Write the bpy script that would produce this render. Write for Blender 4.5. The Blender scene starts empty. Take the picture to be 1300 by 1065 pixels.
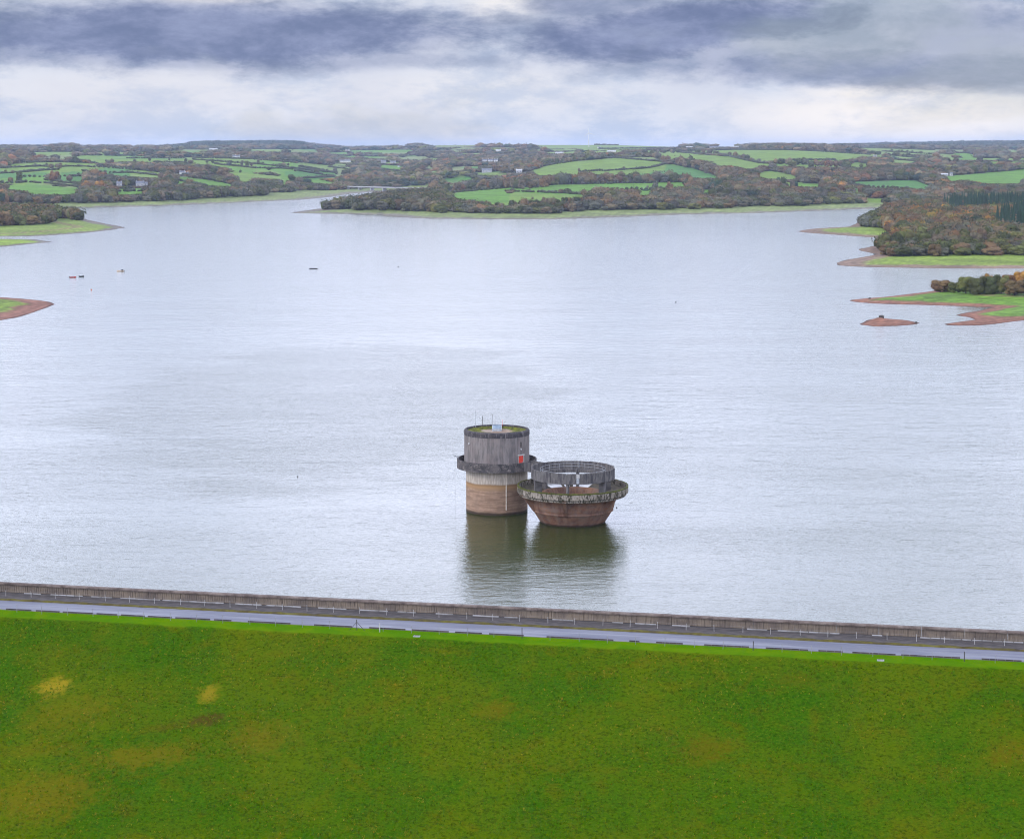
import bpy, bmesh, math, random
import numpy as np
from mathutils import Vector
random.seed(7)
rng = np.random.default_rng(11)
PI = math.pi
SC = bpy.context.scene
COL = SC.collection

# ------------------------------------------------------------------ camera
F, CX, CY, W, HT = 2530.0, 650.0, 532.5, 1300.0, 1065.0      # focal length in photo pixels
H = 67.0                                                     # eye above the lake
PITCH = math.atan((532.5 - 187.0) / F)
CP, SP = math.cos(PITCH), math.sin(PITCH)
def tan_dep(y): return np.tan(PITCH + np.arctan((np.asarray(y, float) - CY) / F))
def ground(x, y, z=0.0):                                     # photo point -> place on level z
    Y = (H - z) / tan_dep(y)
    return (np.asarray(x, float) - CX) / F * (Y * CP + (H - z) * SP), Y
def project(X, Y, Z):
    dep = Y * CP + (H - Z) * SP
    return CX + F * X / dep, CY + F * ((H - Z) * CP - Y * SP) / dep
cam = bpy.data.cameras.new('camera')
cam.sensor_width = 36.0; cam.lens = F / W * 36.0
cam.clip_start = 1.0; cam.clip_end = 60000.0
camo = bpy.data.objects.new('camera', cam); COL.objects.link(camo)
camo.location = (0, 0, H); camo.rotation_euler = (PI / 2 - PITCH, 0, 0)
SC.camera = camo

# ------------------------------------------------------------------ helpers
def tag(o, label=None, cat=None, group=None, kind=None):
    if label: o['label'] = label
    if cat: o['category'] = cat
    if group: o['group'] = group
    if kind: o['kind'] = kind
    return o
def empty(name, loc=(0, 0, 0), rz=0.0, label=None, cat=None, group=None):
    o = bpy.data.objects.new(name, None); COL.objects.link(o)
    o.location = loc; o.rotation_euler = (0, 0, rz); o.empty_display_size = 0.5
    return tag(o, label, cat, group)
def link(name, me, parent=None):
    o = bpy.data.objects.new(name, me); COL.objects.link(o)
    if parent is not None: o.parent = parent
    return o
def np_mesh(name, V, Fc, mat=None, col=None, smooth=False):
    """mesh from numpy arrays, faces all of one size"""
    V = np.asarray(V, np.float32); Fc = np.asarray(Fc, np.int32)
    me = bpy.data.meshes.new(name)
    k = Fc.shape[1]
    me.vertices.add(len(V)); me.vertices.foreach_set('co', V.ravel())
    me.loops.add(Fc.size); me.loops.foreach_set('vertex_index', Fc.ravel())
    me.polygons.add(len(Fc))
    me.polygons.foreach_set('loop_start', np.arange(0, Fc.size, k, dtype=np.int32))
    me.polygons.foreach_set('use_smooth', np.full(len(Fc), smooth, dtype=bool))
    me.update(calc_edges=True)
    if col is not None:
        a = me.attributes.new('tint', 'FLOAT_COLOR', 'POINT')
        c = np.ones((len(V), 4), np.float32); c[:, :3] = col
        a.data.foreach_set('color', c.ravel())
    if mat: me.materials.append(mat)
    return me
class MB:
    """collects shapes of one part"""
    def __init__(s): s.v = []; s.f = []
    def add(s, vs, fs):
        b = len(s.v); s.v += [tuple(v) for v in vs]; s.f += [tuple(i + b for i in f) for f in fs]
    def box(s, c, size, rz=0.0):
        x, y, z = [k / 2 for k in size]; ca, sa = math.cos(rz), math.sin(rz)
        vs = []
        for dz in (-z, z):
            for dx, dy in ((-x, -y), (x, -y), (x, y), (-x, y)):
                vs.append((c[0] + dx * ca - dy * sa, c[1] + dx * sa + dy * ca, c[2] + dz))
        s.add(vs, [(3, 2, 1, 0), (4, 5, 6, 7), (0, 1, 5, 4), (1, 2, 6, 5), (2, 3, 7, 6), (3, 0, 4, 7)])
    def tube(s, a, b, r, n=6, r2=None):
        a, b = Vector(a), Vector(b); d = (b - a).normalized()
        u = d.orthogonal().normalized(); w = d.cross(u); r2 = r if r2 is None else r2
        vs = [a + (u * math.cos(2 * PI * i / n) + w * math.sin(2 * PI * i / n)) * r for i in range(n)]
        vs += [b + (u * math.cos(2 * PI * i / n) + w * math.sin(2 * PI * i / n)) * r2 for i in range(n)]
        s.add(vs, [(i, (i + 1) % n, n + (i + 1) % n, n + i) for i in range(n)] + [tuple(range(n - 1, -1, -1)), tuple(range(n, 2 * n))])
    def lathe(s, prof, n=64, a0=0.0, a1=2 * PI, closed=True, loop=False, c=(0, 0)):
        """profile (r, z) swept round the axis"""
        full = abs(a1 - a0 - 2 * PI) < 1e-6
        m = n if full else n + 1; k = len(prof); vs = []
        for i in range(m):
            a = a0 + (a1 - a0) * i / n
            for r, z in prof: vs.append((c[0] + r * math.cos(a), c[1] + r * math.sin(a), z))
        fs = []
        for i in range(n):
            j = (i + 1) % m
            for q in range(k if loop else k - 1):
                q2 = (q + 1) % k
                fs.append((i * k + q, j * k + q, j * k + q2, i * k + q2))
        if loop and not full:
            fs.append(tuple(range(k - 1, -1, -1))); fs.append(tuple((m - 1) * k + q for q in range(k)))
        s.add(vs, fs)
    def build(s, name, mat, parent=None, smooth=False, bevel=0.0):
        me = bpy.data.meshes.new(name); me.from_pydata(s.v, [], s.f)
        bm = bmesh.new(); bm.from_mesh(me)
        bmesh.ops.recalc_face_normals(bm, faces=bm.faces)
        bm.to_mesh(me); bm.free()
        if smooth:
            for p in me.polygons: p.use_smooth = True
        me.materials.append(mat)
        o = link(name, me, parent)
        if bevel:
            b = o.modifiers.new('bevel', 'BEVEL'); b.width = bevel; b.segments = 1; b.limit_method = 'ANGLE'
        return o

# ------------------------------------------------------------------ node helpers
class NT:
    def __init__(s, tree): s.t = tree; s.n = tree.nodes; s.l = tree.links
    def new(s, ty, **kw):
        n = s.n.new(ty)
        for k, v in kw.items(): setattr(n, k, v)
        return n
    def put(s, sock, v):
        if v is None: return
        if hasattr(v, 'is_linked') or isinstance(v, bpy.types.NodeSocket): s.l.new(v, sock)
        else:
            if isinstance(v, (tuple, list)) and len(v) == 3 and sock.type == 'RGBA': v = (*v, 1)
            sock.default_value = v
    def m(s, op, a, b=None, c=None, clamp=False):
        n = s.new('ShaderNodeMath', operation=op, use_clamp=clamp)
        s.put(n.inputs[0], a); s.put(n.inputs[1], b); s.put(n.inputs[2], c)
        return n.outputs[0]
    def vm(s, op, a, b=None):
        n = s.new('ShaderNodeVectorMath', operation=op); s.put(n.inputs[0], a); s.put(n.inputs[1], b)
        return n.outputs[0]
    def noise(s, vec, scale=1.0, detail=4.0, rough=0.55, dist=0.0, out='Fac'):
        n = s.new('ShaderNodeTexNoise'); s.put(n.inputs['Vector'], vec)
        n.inputs['Scale'].default_value = scale; n.inputs['Detail'].default_value = detail
        n.inputs['Roughness'].default_value = rough; n.inputs['Distortion'].default_value = dist
        return n.outputs[out]
    def ramp(s, fac, stops, interp='LINEAR'):
        n = s.new('ShaderNodeValToRGB'); n.color_ramp.interpolation = interp; e = n.color_ramp.elements
        while len(e) < len(stops): e.new(0.5)
        for i, (p, c) in enumerate(stops):
            e[i].position = p; e[i].color = (c, c, c, 1) if not isinstance(c, (tuple, list)) else (*c, 1)
        s.put(n.inputs[0], fac); return n.outputs['Color']
    def mix(s, fac, a, b, mode='MIX'):
        n = s.new('ShaderNodeMix', data_type='RGBA', blend_type=mode)
        s.put(n.inputs[0], fac); s.put(n.inputs[6], a); s.put(n.inputs[7], b)
        return n.outputs[2]
    def mr(s, v, a, b, c=0.0, d=1.0, smooth=True):
        n = s.new('ShaderNodeMapRange', interpolation_type='SMOOTHSTEP' if smooth else 'LINEAR')
        s.put(n.inputs[0], v)
        for i, q in enumerate((a, b, c, d)): n.inputs[i + 1].default_value = q
        return n.outputs[0]
    def map(s, vec, scale=(1, 1, 1), rot=(0, 0, 0), loc=(0, 0, 0)):
        n = s.new('ShaderNodeMapping'); s.put(n.inputs[0], vec)
        n.inputs['Scale'].default_value = scale; n.inputs['Rotation'].default_value = rot; n.inputs['Location'].default_value = loc
        return n.outputs[0]
def material(name, rough=0.85, spec=0.3):
    m = bpy.data.materials.new(name); m.use_nodes = True
    t = NT(m.node_tree); b = m.node_tree.nodes['Principled BSDF']
    b.inputs['Roughness'].default_value = rough; b.inputs['Specular IOR Level'].default_value = spec
    geo = t.new('ShaderNodeNewGeometry').outputs['Position']
    obj = t.new('ShaderNodeTexCoord').outputs['Object']
    return m, t, b, geo, obj
def bump(t, b, h, strength=0.5, dist=0.1):
    n = t.new('ShaderNodeBump'); n.inputs['Strength'].default_value = strength; n.inputs['Distance'].default_value = dist
    t.put(n.inputs['Height'], h); t.put(b.inputs['Normal'], n.outputs[0])

# mottled matte material of two colours
def mottled(name, c1, c2, scale=1.0, rough=0.85, stretch=(1, 1, 1), bmp=0.3, spec=0.3, detail=6):
    m, t, b, geo, obj = material(name, rough, spec)
    n = t.noise(t.map(obj, stretch), scale, detail, 0.6)
    t.put(b.inputs['Base Color'], t.mix(t.mr(n, 0.35, 0.65), c1, c2))
    if bmp: bump(t, b, n, bmp, 0.05)
    return m

# ------------------------------------------------------------------ light and sky
SUN_EL, SUN_AZ = math.radians(34), math.radians(-118)        # azimuth measured from the view axis, to the left and behind
sun = bpy.data.lights.new('sun', 'SUN'); sun.energy = 1.3; sun.angle = math.radians(14); sun.color = (1.0, 0.95, 0.88)
suno = bpy.data.objects.new('sun', sun); COL.objects.link(suno)
sd_ = Vector((math.sin(SUN_AZ) * math.cos(SUN_EL), math.cos(SUN_AZ) * math.cos(SUN_EL), math.sin(SUN_EL)))
suno.rotation_euler = sd_.to_track_quat('Z', 'Y').to_euler(); suno.location = (0, 0, 300)

world = bpy.data.worlds.new('World'); SC.world = world; world.use_nodes = True
wt = NT(world.node_tree)
bg = world.node_tree.nodes['Background']
sky = wt.new('ShaderNodeTexSky'); sky.sky_type = 'NISHITA'; sky.sun_disc = False
sky.sun_elevation = SUN_EL; sky.sun_rotation = SUN_AZ; sky.altitude = 100
D = wt.new('ShaderNodeTexCoord').outputs['Generated']
sx = wt.new('ShaderNodeSeparateXYZ'); wt.put(sx.inputs[0], D)
dx, dy, dz = sx.outputs
az = wt.m('MULTIPLY', wt.m('ARCTAN2', dx, dy), 180 / PI)      # degrees right of the view axis
el = wt.m('MULTIPLY', wt.m('ARCSINE', dz), 180 / PI)
# clouds: ragged layers, stretched towards the horizon as a real cloud deck is
cv = wt.new('ShaderNodeCombineXYZ'); wt.put(cv.inputs[0], az); wt.put(cv.inputs[1], wt.m('MULTIPLY', el, 2.0)); cv = cv.outputs[0]
w1 = wt.noise(wt.map(cv, (1, 1, 1), (0, 0, 0.10)), 0.20, 10, 0.62, 0.10)
w2 = wt.noise(wt.map(cv, (0.8, 1, 1), (0, 0, 0.25), (31, 7, 0)), 0.42, 10, 0.66, 0.12)
w3 = wt.noise(wt.map(cv, (1, 1.3, 1), (0, 0, -0.1), (3, 57, 0)), 0.10, 5, 0.55, 0.2)
wj = wt.m('MULTIPLY', wt.m('SUBTRACT', w1, 0.5), 3.0)
wk = wt.m('MULTIPLY', wt.m('SUBTRACT', w2, 0.5), 1.6)
def bank(a0, e0, ra, re, tilt=0.0, hard=0.42):
    """one cloud bank at azimuth a0, elevation e0 with ragged edges"""
    da = wt.m('SUBTRACT', az, a0)
    de = wt.m('SUBTRACT', wt.m('SUBTRACT', el, e0), wt.m('MULTIPLY', da, tilt))
    q = wt.m('ADD', wt.m('POWER', wt.m('ABSOLUTE', wt.m('DIVIDE', da, ra)), 2.0),
             wt.m('POWER', wt.m('ABSOLUTE', wt.m('DIVIDE', de, re)), 2.0))
    q = wt.m('SUBTRACT', wt.m('ADD', wt.m('SQRT', q), wt.m('MULTIPLY', wk, 0.75)), wt.m('MULTIPLY', wj, 0.22))
    return wt.mr(q, 1.0 + hard, 1.0 - hard, 0.0, 1.0)
def px(x, y): return ((x - 650) / F * 180 / PI, (187 - y) / F * 180 / PI)
dark = None
for (x, y, rx, ry, tl, g) in ((250, 48, 380, 42, 0.01, 0.98), (60, 58, 240, 34, 0, .8), (480, 48, 120, 26, 0.05, .7), (870, 42, 210, 38, 0.09, 1.0), (1020, 70, 330, 36, 0.0, .62), (760, 8, 90, 22, 0, .75),
                              (1130, 90, 300, 26, -0.02, 0.78), (1230, 55, 160, 46, -0.05, 0.68), (1290, 112, 70, 12, 0, 0.5), (300, 78, 360, 16, 0, .55), (1000, 22, 300, 30, 0, .55)):
    a0, e0 = px(x, y)
    k = wt.m('MULTIPLY', bank(a0, e0, rx / F * 57.3, ry / F * 57.3, tl), g)
    dark = k if dark is None else wt.m('MAXIMUM', dark, k)
brt = None
for (x, y, rx, ry, g) in ((1130, 150, 220, 32, 1.0), (1120, 122, 120, 14, .9), (280, 3, 90, 10, .8), (640, 14, 50, 18, .6), (1130, -6, 120, 10, .8), (600, 170, 60, 9, .45), (600, 120, 160, 30, .35), (200, 125, 260, 34, .3), (400, 150, 120, 30, .25)):
    a0, e0 = px(x, y)
    k = wt.m('MULTIPLY', bank(a0, e0, rx / F * 57.3, ry / F * 57.3, 0.0, 0.5), g)
    brt = k if brt is None else wt.m('MAXIMUM', brt, k)
base_cloud = wt.mix(wt.mr(w2, 0.38, 0.60), (0.54, 0.62, 0.78), (0.75, 0.78, 0.87))
base_cloud = wt.mix(wt.m('MULTIPLY', wt.mr(w1, 0.40, 0.66), 0.45), base_cloud, (0.60, 0.63, 0.76))
hi = wt.mix(wt.mr(w3, 0.36, 0.66), (0.90, 1.00, 1.30), (1.22, 1.27, 1.55))       # the deck overhead, brighter than the banks low down
hi = wt.mix(1.0, hi, wt.ramp(wt.mr(el, 0, 90, 0, 1, False), [(0.0, 2.5), (0.25, 2.4), (0.42, 1.0), (1.0, 0.75)]), 'MULTIPLY')
side = wt.ramp(wt.mr(az, -60, 20, 0, 1, False), [(0.0, 1.25), (1.0, 0.97)])
hi = wt.mix(1.0, hi, side, 'MULTIPLY')
base_cloud = wt.mix(wt.mr(el, 4.4, 7.5), base_cloud, hi)
c = wt.mix(brt, base_cloud, wt.mix(wt.mr(w2, 0.3, 0.62), (0.68, 0.71, 0.80), (0.99, 0.94, 0.91)))
dcol = wt.mix(wt.mr(w2, 0.30, 0.68), (0.14, 0.185, 0.335), (0.30, 0.35, 0.54))
c = wt.mix(wt.m('MULTIPLY', dark, wt.mr(w2, 0.15, 0.5, 0.9, 1.0)), c, dcol)
nish = wt.mix(1.0, sky.outputs[0], (0.10, 0.10, 0.10), 'MULTIPLY')                # clear blue between the clouds
c = wt.mix(wt.m('MULTIPLY', wt.mr(w3, 0.50, 0.36), 0.25), c, nish)
SKYK = 10.0
wt.put(bg.inputs['Color'], wt.mix(1.0, c, (SKYK, SKYK, SKYK), 'MULTIPLY'))
bg.inputs['Strength'].default_value = 0.10

SC.view_settings.view_transform = 'Standard'; SC.view_settings.look = 'None'
SC.view_settings.exposure = 0.0; SC.view_settings.gamma = 1.0
SC.cycles.max_bounces = 6; SC.cycles.diffuse_bounces = 2; SC.cycles.glossy_bounces = 3; SC.cycles.volume_bounces = 0
SC.cycles.use_denoising = True; SC.cycles.filter_width = 1.05
SC.cycles.use_adaptive_sampling = False

# ------------------------------------------------------------------ the land: shores traced on the lake level
def poly(pts):
    a = np.array(pts, float); X, Y = ground(a[:, 0], a[:, 1]); return np.stack([X, Y], 1)
A_PX = [(-700, 268), (0, 264.5), (75, 264), (170, 263), (250, 260), (325, 256.5), (390, 253.5), (420, 250.3), (440, 247), (470, 244), (520, 241.5), (570, 240),
        (545, 244), (480, 252), (440, 260), (405, 265), (385, 267.8), (363, 270.5), (400, 271.6), (440, 272.2), (483, 272.8), (487, 275.2), (510, 276.6), (545, 278),
        (640, 279), (700, 279), (760, 277), (800, 275.5), (860, 273), (900, 272), (960, 271), (1010, 269), (1080, 266.5), (1130, 264), (1230, 262), (2000, 262), (2000, 194), (-700, 194)]
C_PX = [(1010, 294), (1030, 290.5), (1078, 287.8), (1086, 284), (1100, 277), (1125, 270), (1160, 266.5), (1300, 265.5), (2000, 265.5), (2000, 343), (1300, 341.3), (1200, 341),
        (1100, 339.5), (1066, 337.5), (1060, 334), (1075, 330), (1108, 324), (1112, 322.6), (1092, 319), (1089, 316.5), (1110, 312), (1136, 305.5), (1138, 303.6), (1110, 302), (1060, 298.5), (1025, 296)]
D_PX = [(1077, 381.5), (1095, 379), (1130, 376.5), (1180, 370), (1230, 363), (1300, 357), (2000, 350), (2000, 385), (1300, 407), (1262, 411.8), (1240, 413.5), (1205, 413), (1200, 411.5),
        (1215, 408.8), (1236, 406), (1230, 403), (1214, 400.5), (1228, 397), (1245, 394), (1262, 390.3), (1240, 389.6), (1180, 387.5), (1110, 385.5), (1085, 383.5)]
E_PX = [(1090, 412), (1100, 407), (1112, 405), (1122, 404.3), (1150, 406.5), (1168, 410), (1160, 412.5), (1140, 414), (1110, 414.7)]
F_PX = [(161, 289), (152, 287), (135, 284.3), (113, 279.5), (95, 274.5), (60, 269.5), (0, 266), (-700, 262), (-700, 306), (0, 301), (40, 300.3), (60, 299.5), (110, 296), (140, 292.5)]
G_PX = [(67, 307.5), (55, 305.3), (45, 304.2), (0, 303.2), (-700, 307.5), (-700, 330), (0, 314), (30, 311)]
H_PX = [(69, 386.5), (62, 383.5), (50, 381.5), (25, 379), (0, 377.5), (-700, 360), (-700, 450), (0, 407), (20, 403.5), (45, 396.5), (60, 391)]
LAND = [poly(p) for p in (A_PX, C_PX, D_PX, E_PX, F_PX, G_PX, H_PX)]

def inside(P, X, Y):
    r = np.zeros(X.shape, bool); n = len(P)
    for i in range(n):
        x1, y1 = P[i]; x2, y2 = P[(i + 1) % n]
        if y1 == y2: continue
        c_ = ((y1 > Y) != (y2 > Y)) & (X < (x2 - x1) * (Y - y1) / (y2 - y1) + x1)
        r ^= c_
    return r
def sdist(P, X, Y):
    d2 = np.full(X.shape, 1e18); n = len(P)
    for i in range(n):
        x1, y1 = P[i]; x2, y2 = P[(i + 1) % n]; ex, ey = x2 - x1, y2 - y1
        t = np.clip(((X - x1) * ex + (Y - y1) * ey) / (ex * ex + ey * ey + 1e-9), 0, 1)
        d2 = np.minimum(d2, (X - x1 - t * ex) ** 2 + (Y - y1 - t * ey) ** 2)
    s = np.sqrt(d2); return np.where(inside(P, X, Y), s, -s)
def sst(x, a, b):
    t = np.clip((x - a) / (b - a), 0, 1); return t * t * (3 - 2 * t)

# the hills beyond: ground seen at photo row y at distance d, column by column
COLS = {
 -300: [(2150, 266), (2450, 245), (3000, 221), (3600, 204), (4500, 195), (5500, 190), (6500, 189), (8500, 189), (14000, 190)],
 80: [(2150, 266), (2450, 247), (3000, 223), (3600, 204.5), (4500, 196), (5500, 191.5), (6500, 189), (8500, 191), (14000, 191)],
 200: [(2250, 262), (2500, 246), (3000, 228), (3700, 205), (4600, 196), (5500, 192), (6500, 189), (8500, 191), (14000, 191)],
 260: [(2300, 261), (2550, 246), (3000, 231), (3700, 205), (4600, 196), (5500, 191), (6500, 189), (8000, 185), (9000, 184.5), (14000, 190)],
 370: [(2550, 254), (2750, 243), (3100, 231), (3700, 210), (4600, 200), (5500, 193), (6500, 189), (8000, 185), (9000, 184), (14000, 190)],
 420: [(2050, 0), (2150, 8), (2350, 9), (2550, 0), (3150, 0), (3300, 233), (3800, 221), (4500, 210), (5500, 198), (6500, 192), (9000, 188), (14000, 191)],
 485: [(1950, 0), (2100, 9), (2350, 20), (2550, 22), (2900, 5), (3100, 0), (3350, 6), (3800, 225), (4500, 211), (5500, 199), (6500, 191.5), (7500, 190), (14000, 192)],
 452: [(1980, 0), (2120, 9), (2350, 16), (2500, 12), (2750, 0), (3150, 0), (3350, 234), (3800, 224), (4500, 211), (5500, 199), (6500, 192), (7500, 190.5), (9000, 191), (14000, 192)],
 560: [(1850, 277), (2150, 262), (2650, 241), (3000, 232.5), (3400, 224), (4200, 212), (5200, 199), (6500, 185.5), (7500, 184.5), (14000, 190)],
 650: [(1850, 277), (2150, 262), (2650, 240), (3000, 230), (3500, 217), (4200, 208), (5200, 196.5), (6500, 185.5), (7500, 184.5), (14000, 190)],
 760: [(1850, 275), (2150, 261), (2700, 238), (3000, 227), (3700, 201), (4800, 195), (6000, 188), (6800, 184.6), (8500, 187), (14000, 190)],
 900: [(1950, 271), (2300, 254), (2700, 237), (3000, 227), (3400, 213), (4000, 198), (4800, 192), (6000, 188.5), (8500, 189), (14000, 190)],
 1000: [(2000, 269), (2400, 250), (2800, 231), (3400, 212), (4200, 192), (5000, 189.5), (6000, 187.5), (8500, 189), (14000, 190)],
 1130: [(2100, 265), (2500, 249), (2900, 232), (3400, 216), (4200, 200), (4900, 191.5), (5500, 189), (7500, 188), (9500, 184.5), (14000, 187)],
 1250: [(2300, 260), (2800, 238), (3400, 216), (4200, 203), (5500, 194), (6500, 190), (7500, 187), (9500, 182), (14000, 187)],
 1600: [(2300, 260), (2800, 236), (3400, 213), (4200, 202), (5500, 194), (6500, 189), (7500, 186), (9500, 180), (14000, 187)]}
DG = np.concatenate([np.arange(1500, 10000, 50.0), np.arange(10000, 22000, 500.0)])
UG = np.array(sorted(COLS))
ZT = []
for u in UG:
    d_, y_ = np.array(COLS[u], float).T
    z_ = np.where(y_ < 100, y_, H - d_ * tan_dep(y_))             # entries under 100 are heights, not photo rows
    d_ = np.concatenate([[1000], d_]); z_ = np.concatenate([[0], z_])
    zz = np.interp(DG, d_, np.maximum(z_, 0.0))
    k = np.exp(-np.linspace(-2, 2, 9) ** 2); k /= k.sum()
    zz[4:-4] = np.convolve(zz, k, 'valid'); ZT.append(zz)
ZT = np.array(ZT)
def vnoise(X, Y, s, seed):
    x, y = X / s + seed * 13.7, Y / s + seed * 7.3
    return (np.sin(x * 1.3 + 1.7 * np.sin(y * 0.9 + seed)) + np.sin(y * 1.7 + 1.3 * np.sin(x * 1.1 + 2 * seed)) + np.sin((x + y) * 2.3 + seed) * 0.5) / 2.5
def hills(X, Y):
    Yc = np.maximum(Y, 300.0); u = CX + F * X / Yc
    u = np.clip(u, UG[0], UG[-1]); iu = np.clip(np.searchsorted(UG, u) - 1, 0, len(UG) - 2)
    t = (u - UG[iu]) / (UG[iu + 1] - UG[iu]); t = t * t * (3 - 2 * t) * 0.5 + t * 0.5
    dc = np.clip(Yc, DG[0], DG[-1] - 1); jd = np.clip(np.searchsorted(DG, dc) - 1, 0, len(DG) - 2)
    s = (dc - DG[jd]) / (DG[jd + 1] - DG[jd])
    z = (ZT[iu, jd] * (1 - s) + ZT[iu, jd + 1] * s) * (1 - t) + (ZT[iu + 1, jd] * (1 - s) + ZT[iu + 1, jd + 1] * s) * t
    return z + vnoise(X, Y, 260.0, 1.0) * 1.6 * sst(Yc, 3300, 5000)
BEACH = (0.02, 0.035, 0.06, 0.05, 0.02, 0.025, 0.06)           # how steeply each shore leaves the water
TOPZ = (0, 13.0, 3.4, 1.1, 4.5, 2.0, 3.2)                     # how high each headland stands
def land(X, Y):
    """ground level, distance inland of the shore, which shore"""
    z = np.full(X.shape, -3.0); sh = np.full(X.shape, -1e6); who = np.zeros(X.shape, int)
    for i, P in enumerate(LAND):
        s = sdist(P, X, Y)
        s_ = s + vnoise(X, Y, 14.0, 3.0 + i) * np.where(np.abs(s) < 60, 0.9, 0)
        if i == 0: zi = np.minimum(s_ * BEACH[0], 1.8) + sst(s, 25, 190) * np.maximum(hills(X, Y) - 1.5, 0)
        elif i == 1: zi = np.minimum(s_ * BEACH[1], 2.5) + TOPZ[1] * sst(s, 60, 420)
        elif i == 3:
            zi = np.minimum(s_ * BEACH[3], 0.8) + 1.2 * np.exp(-(((X - ISL[0]) / 2.6) ** 2 + ((Y - ISL[1]) / 6) ** 2))
        else: zi = TOPZ[i] * (1 - np.exp(-np.maximum(s_, 0) * BEACH[i] / TOPZ[i] * 1.2)) + np.minimum(s_, 0) * BEACH[i]
        zi = np.where(s_ < 0, np.maximum(s_ * 0.08, -3.0), zi)
        m = s > sh
        z = np.where(m, zi, z); who = np.where(m, i, who); sh = np.maximum(sh, s)
    return z, sh, who
ISL = ground(1117, 408)

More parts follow.
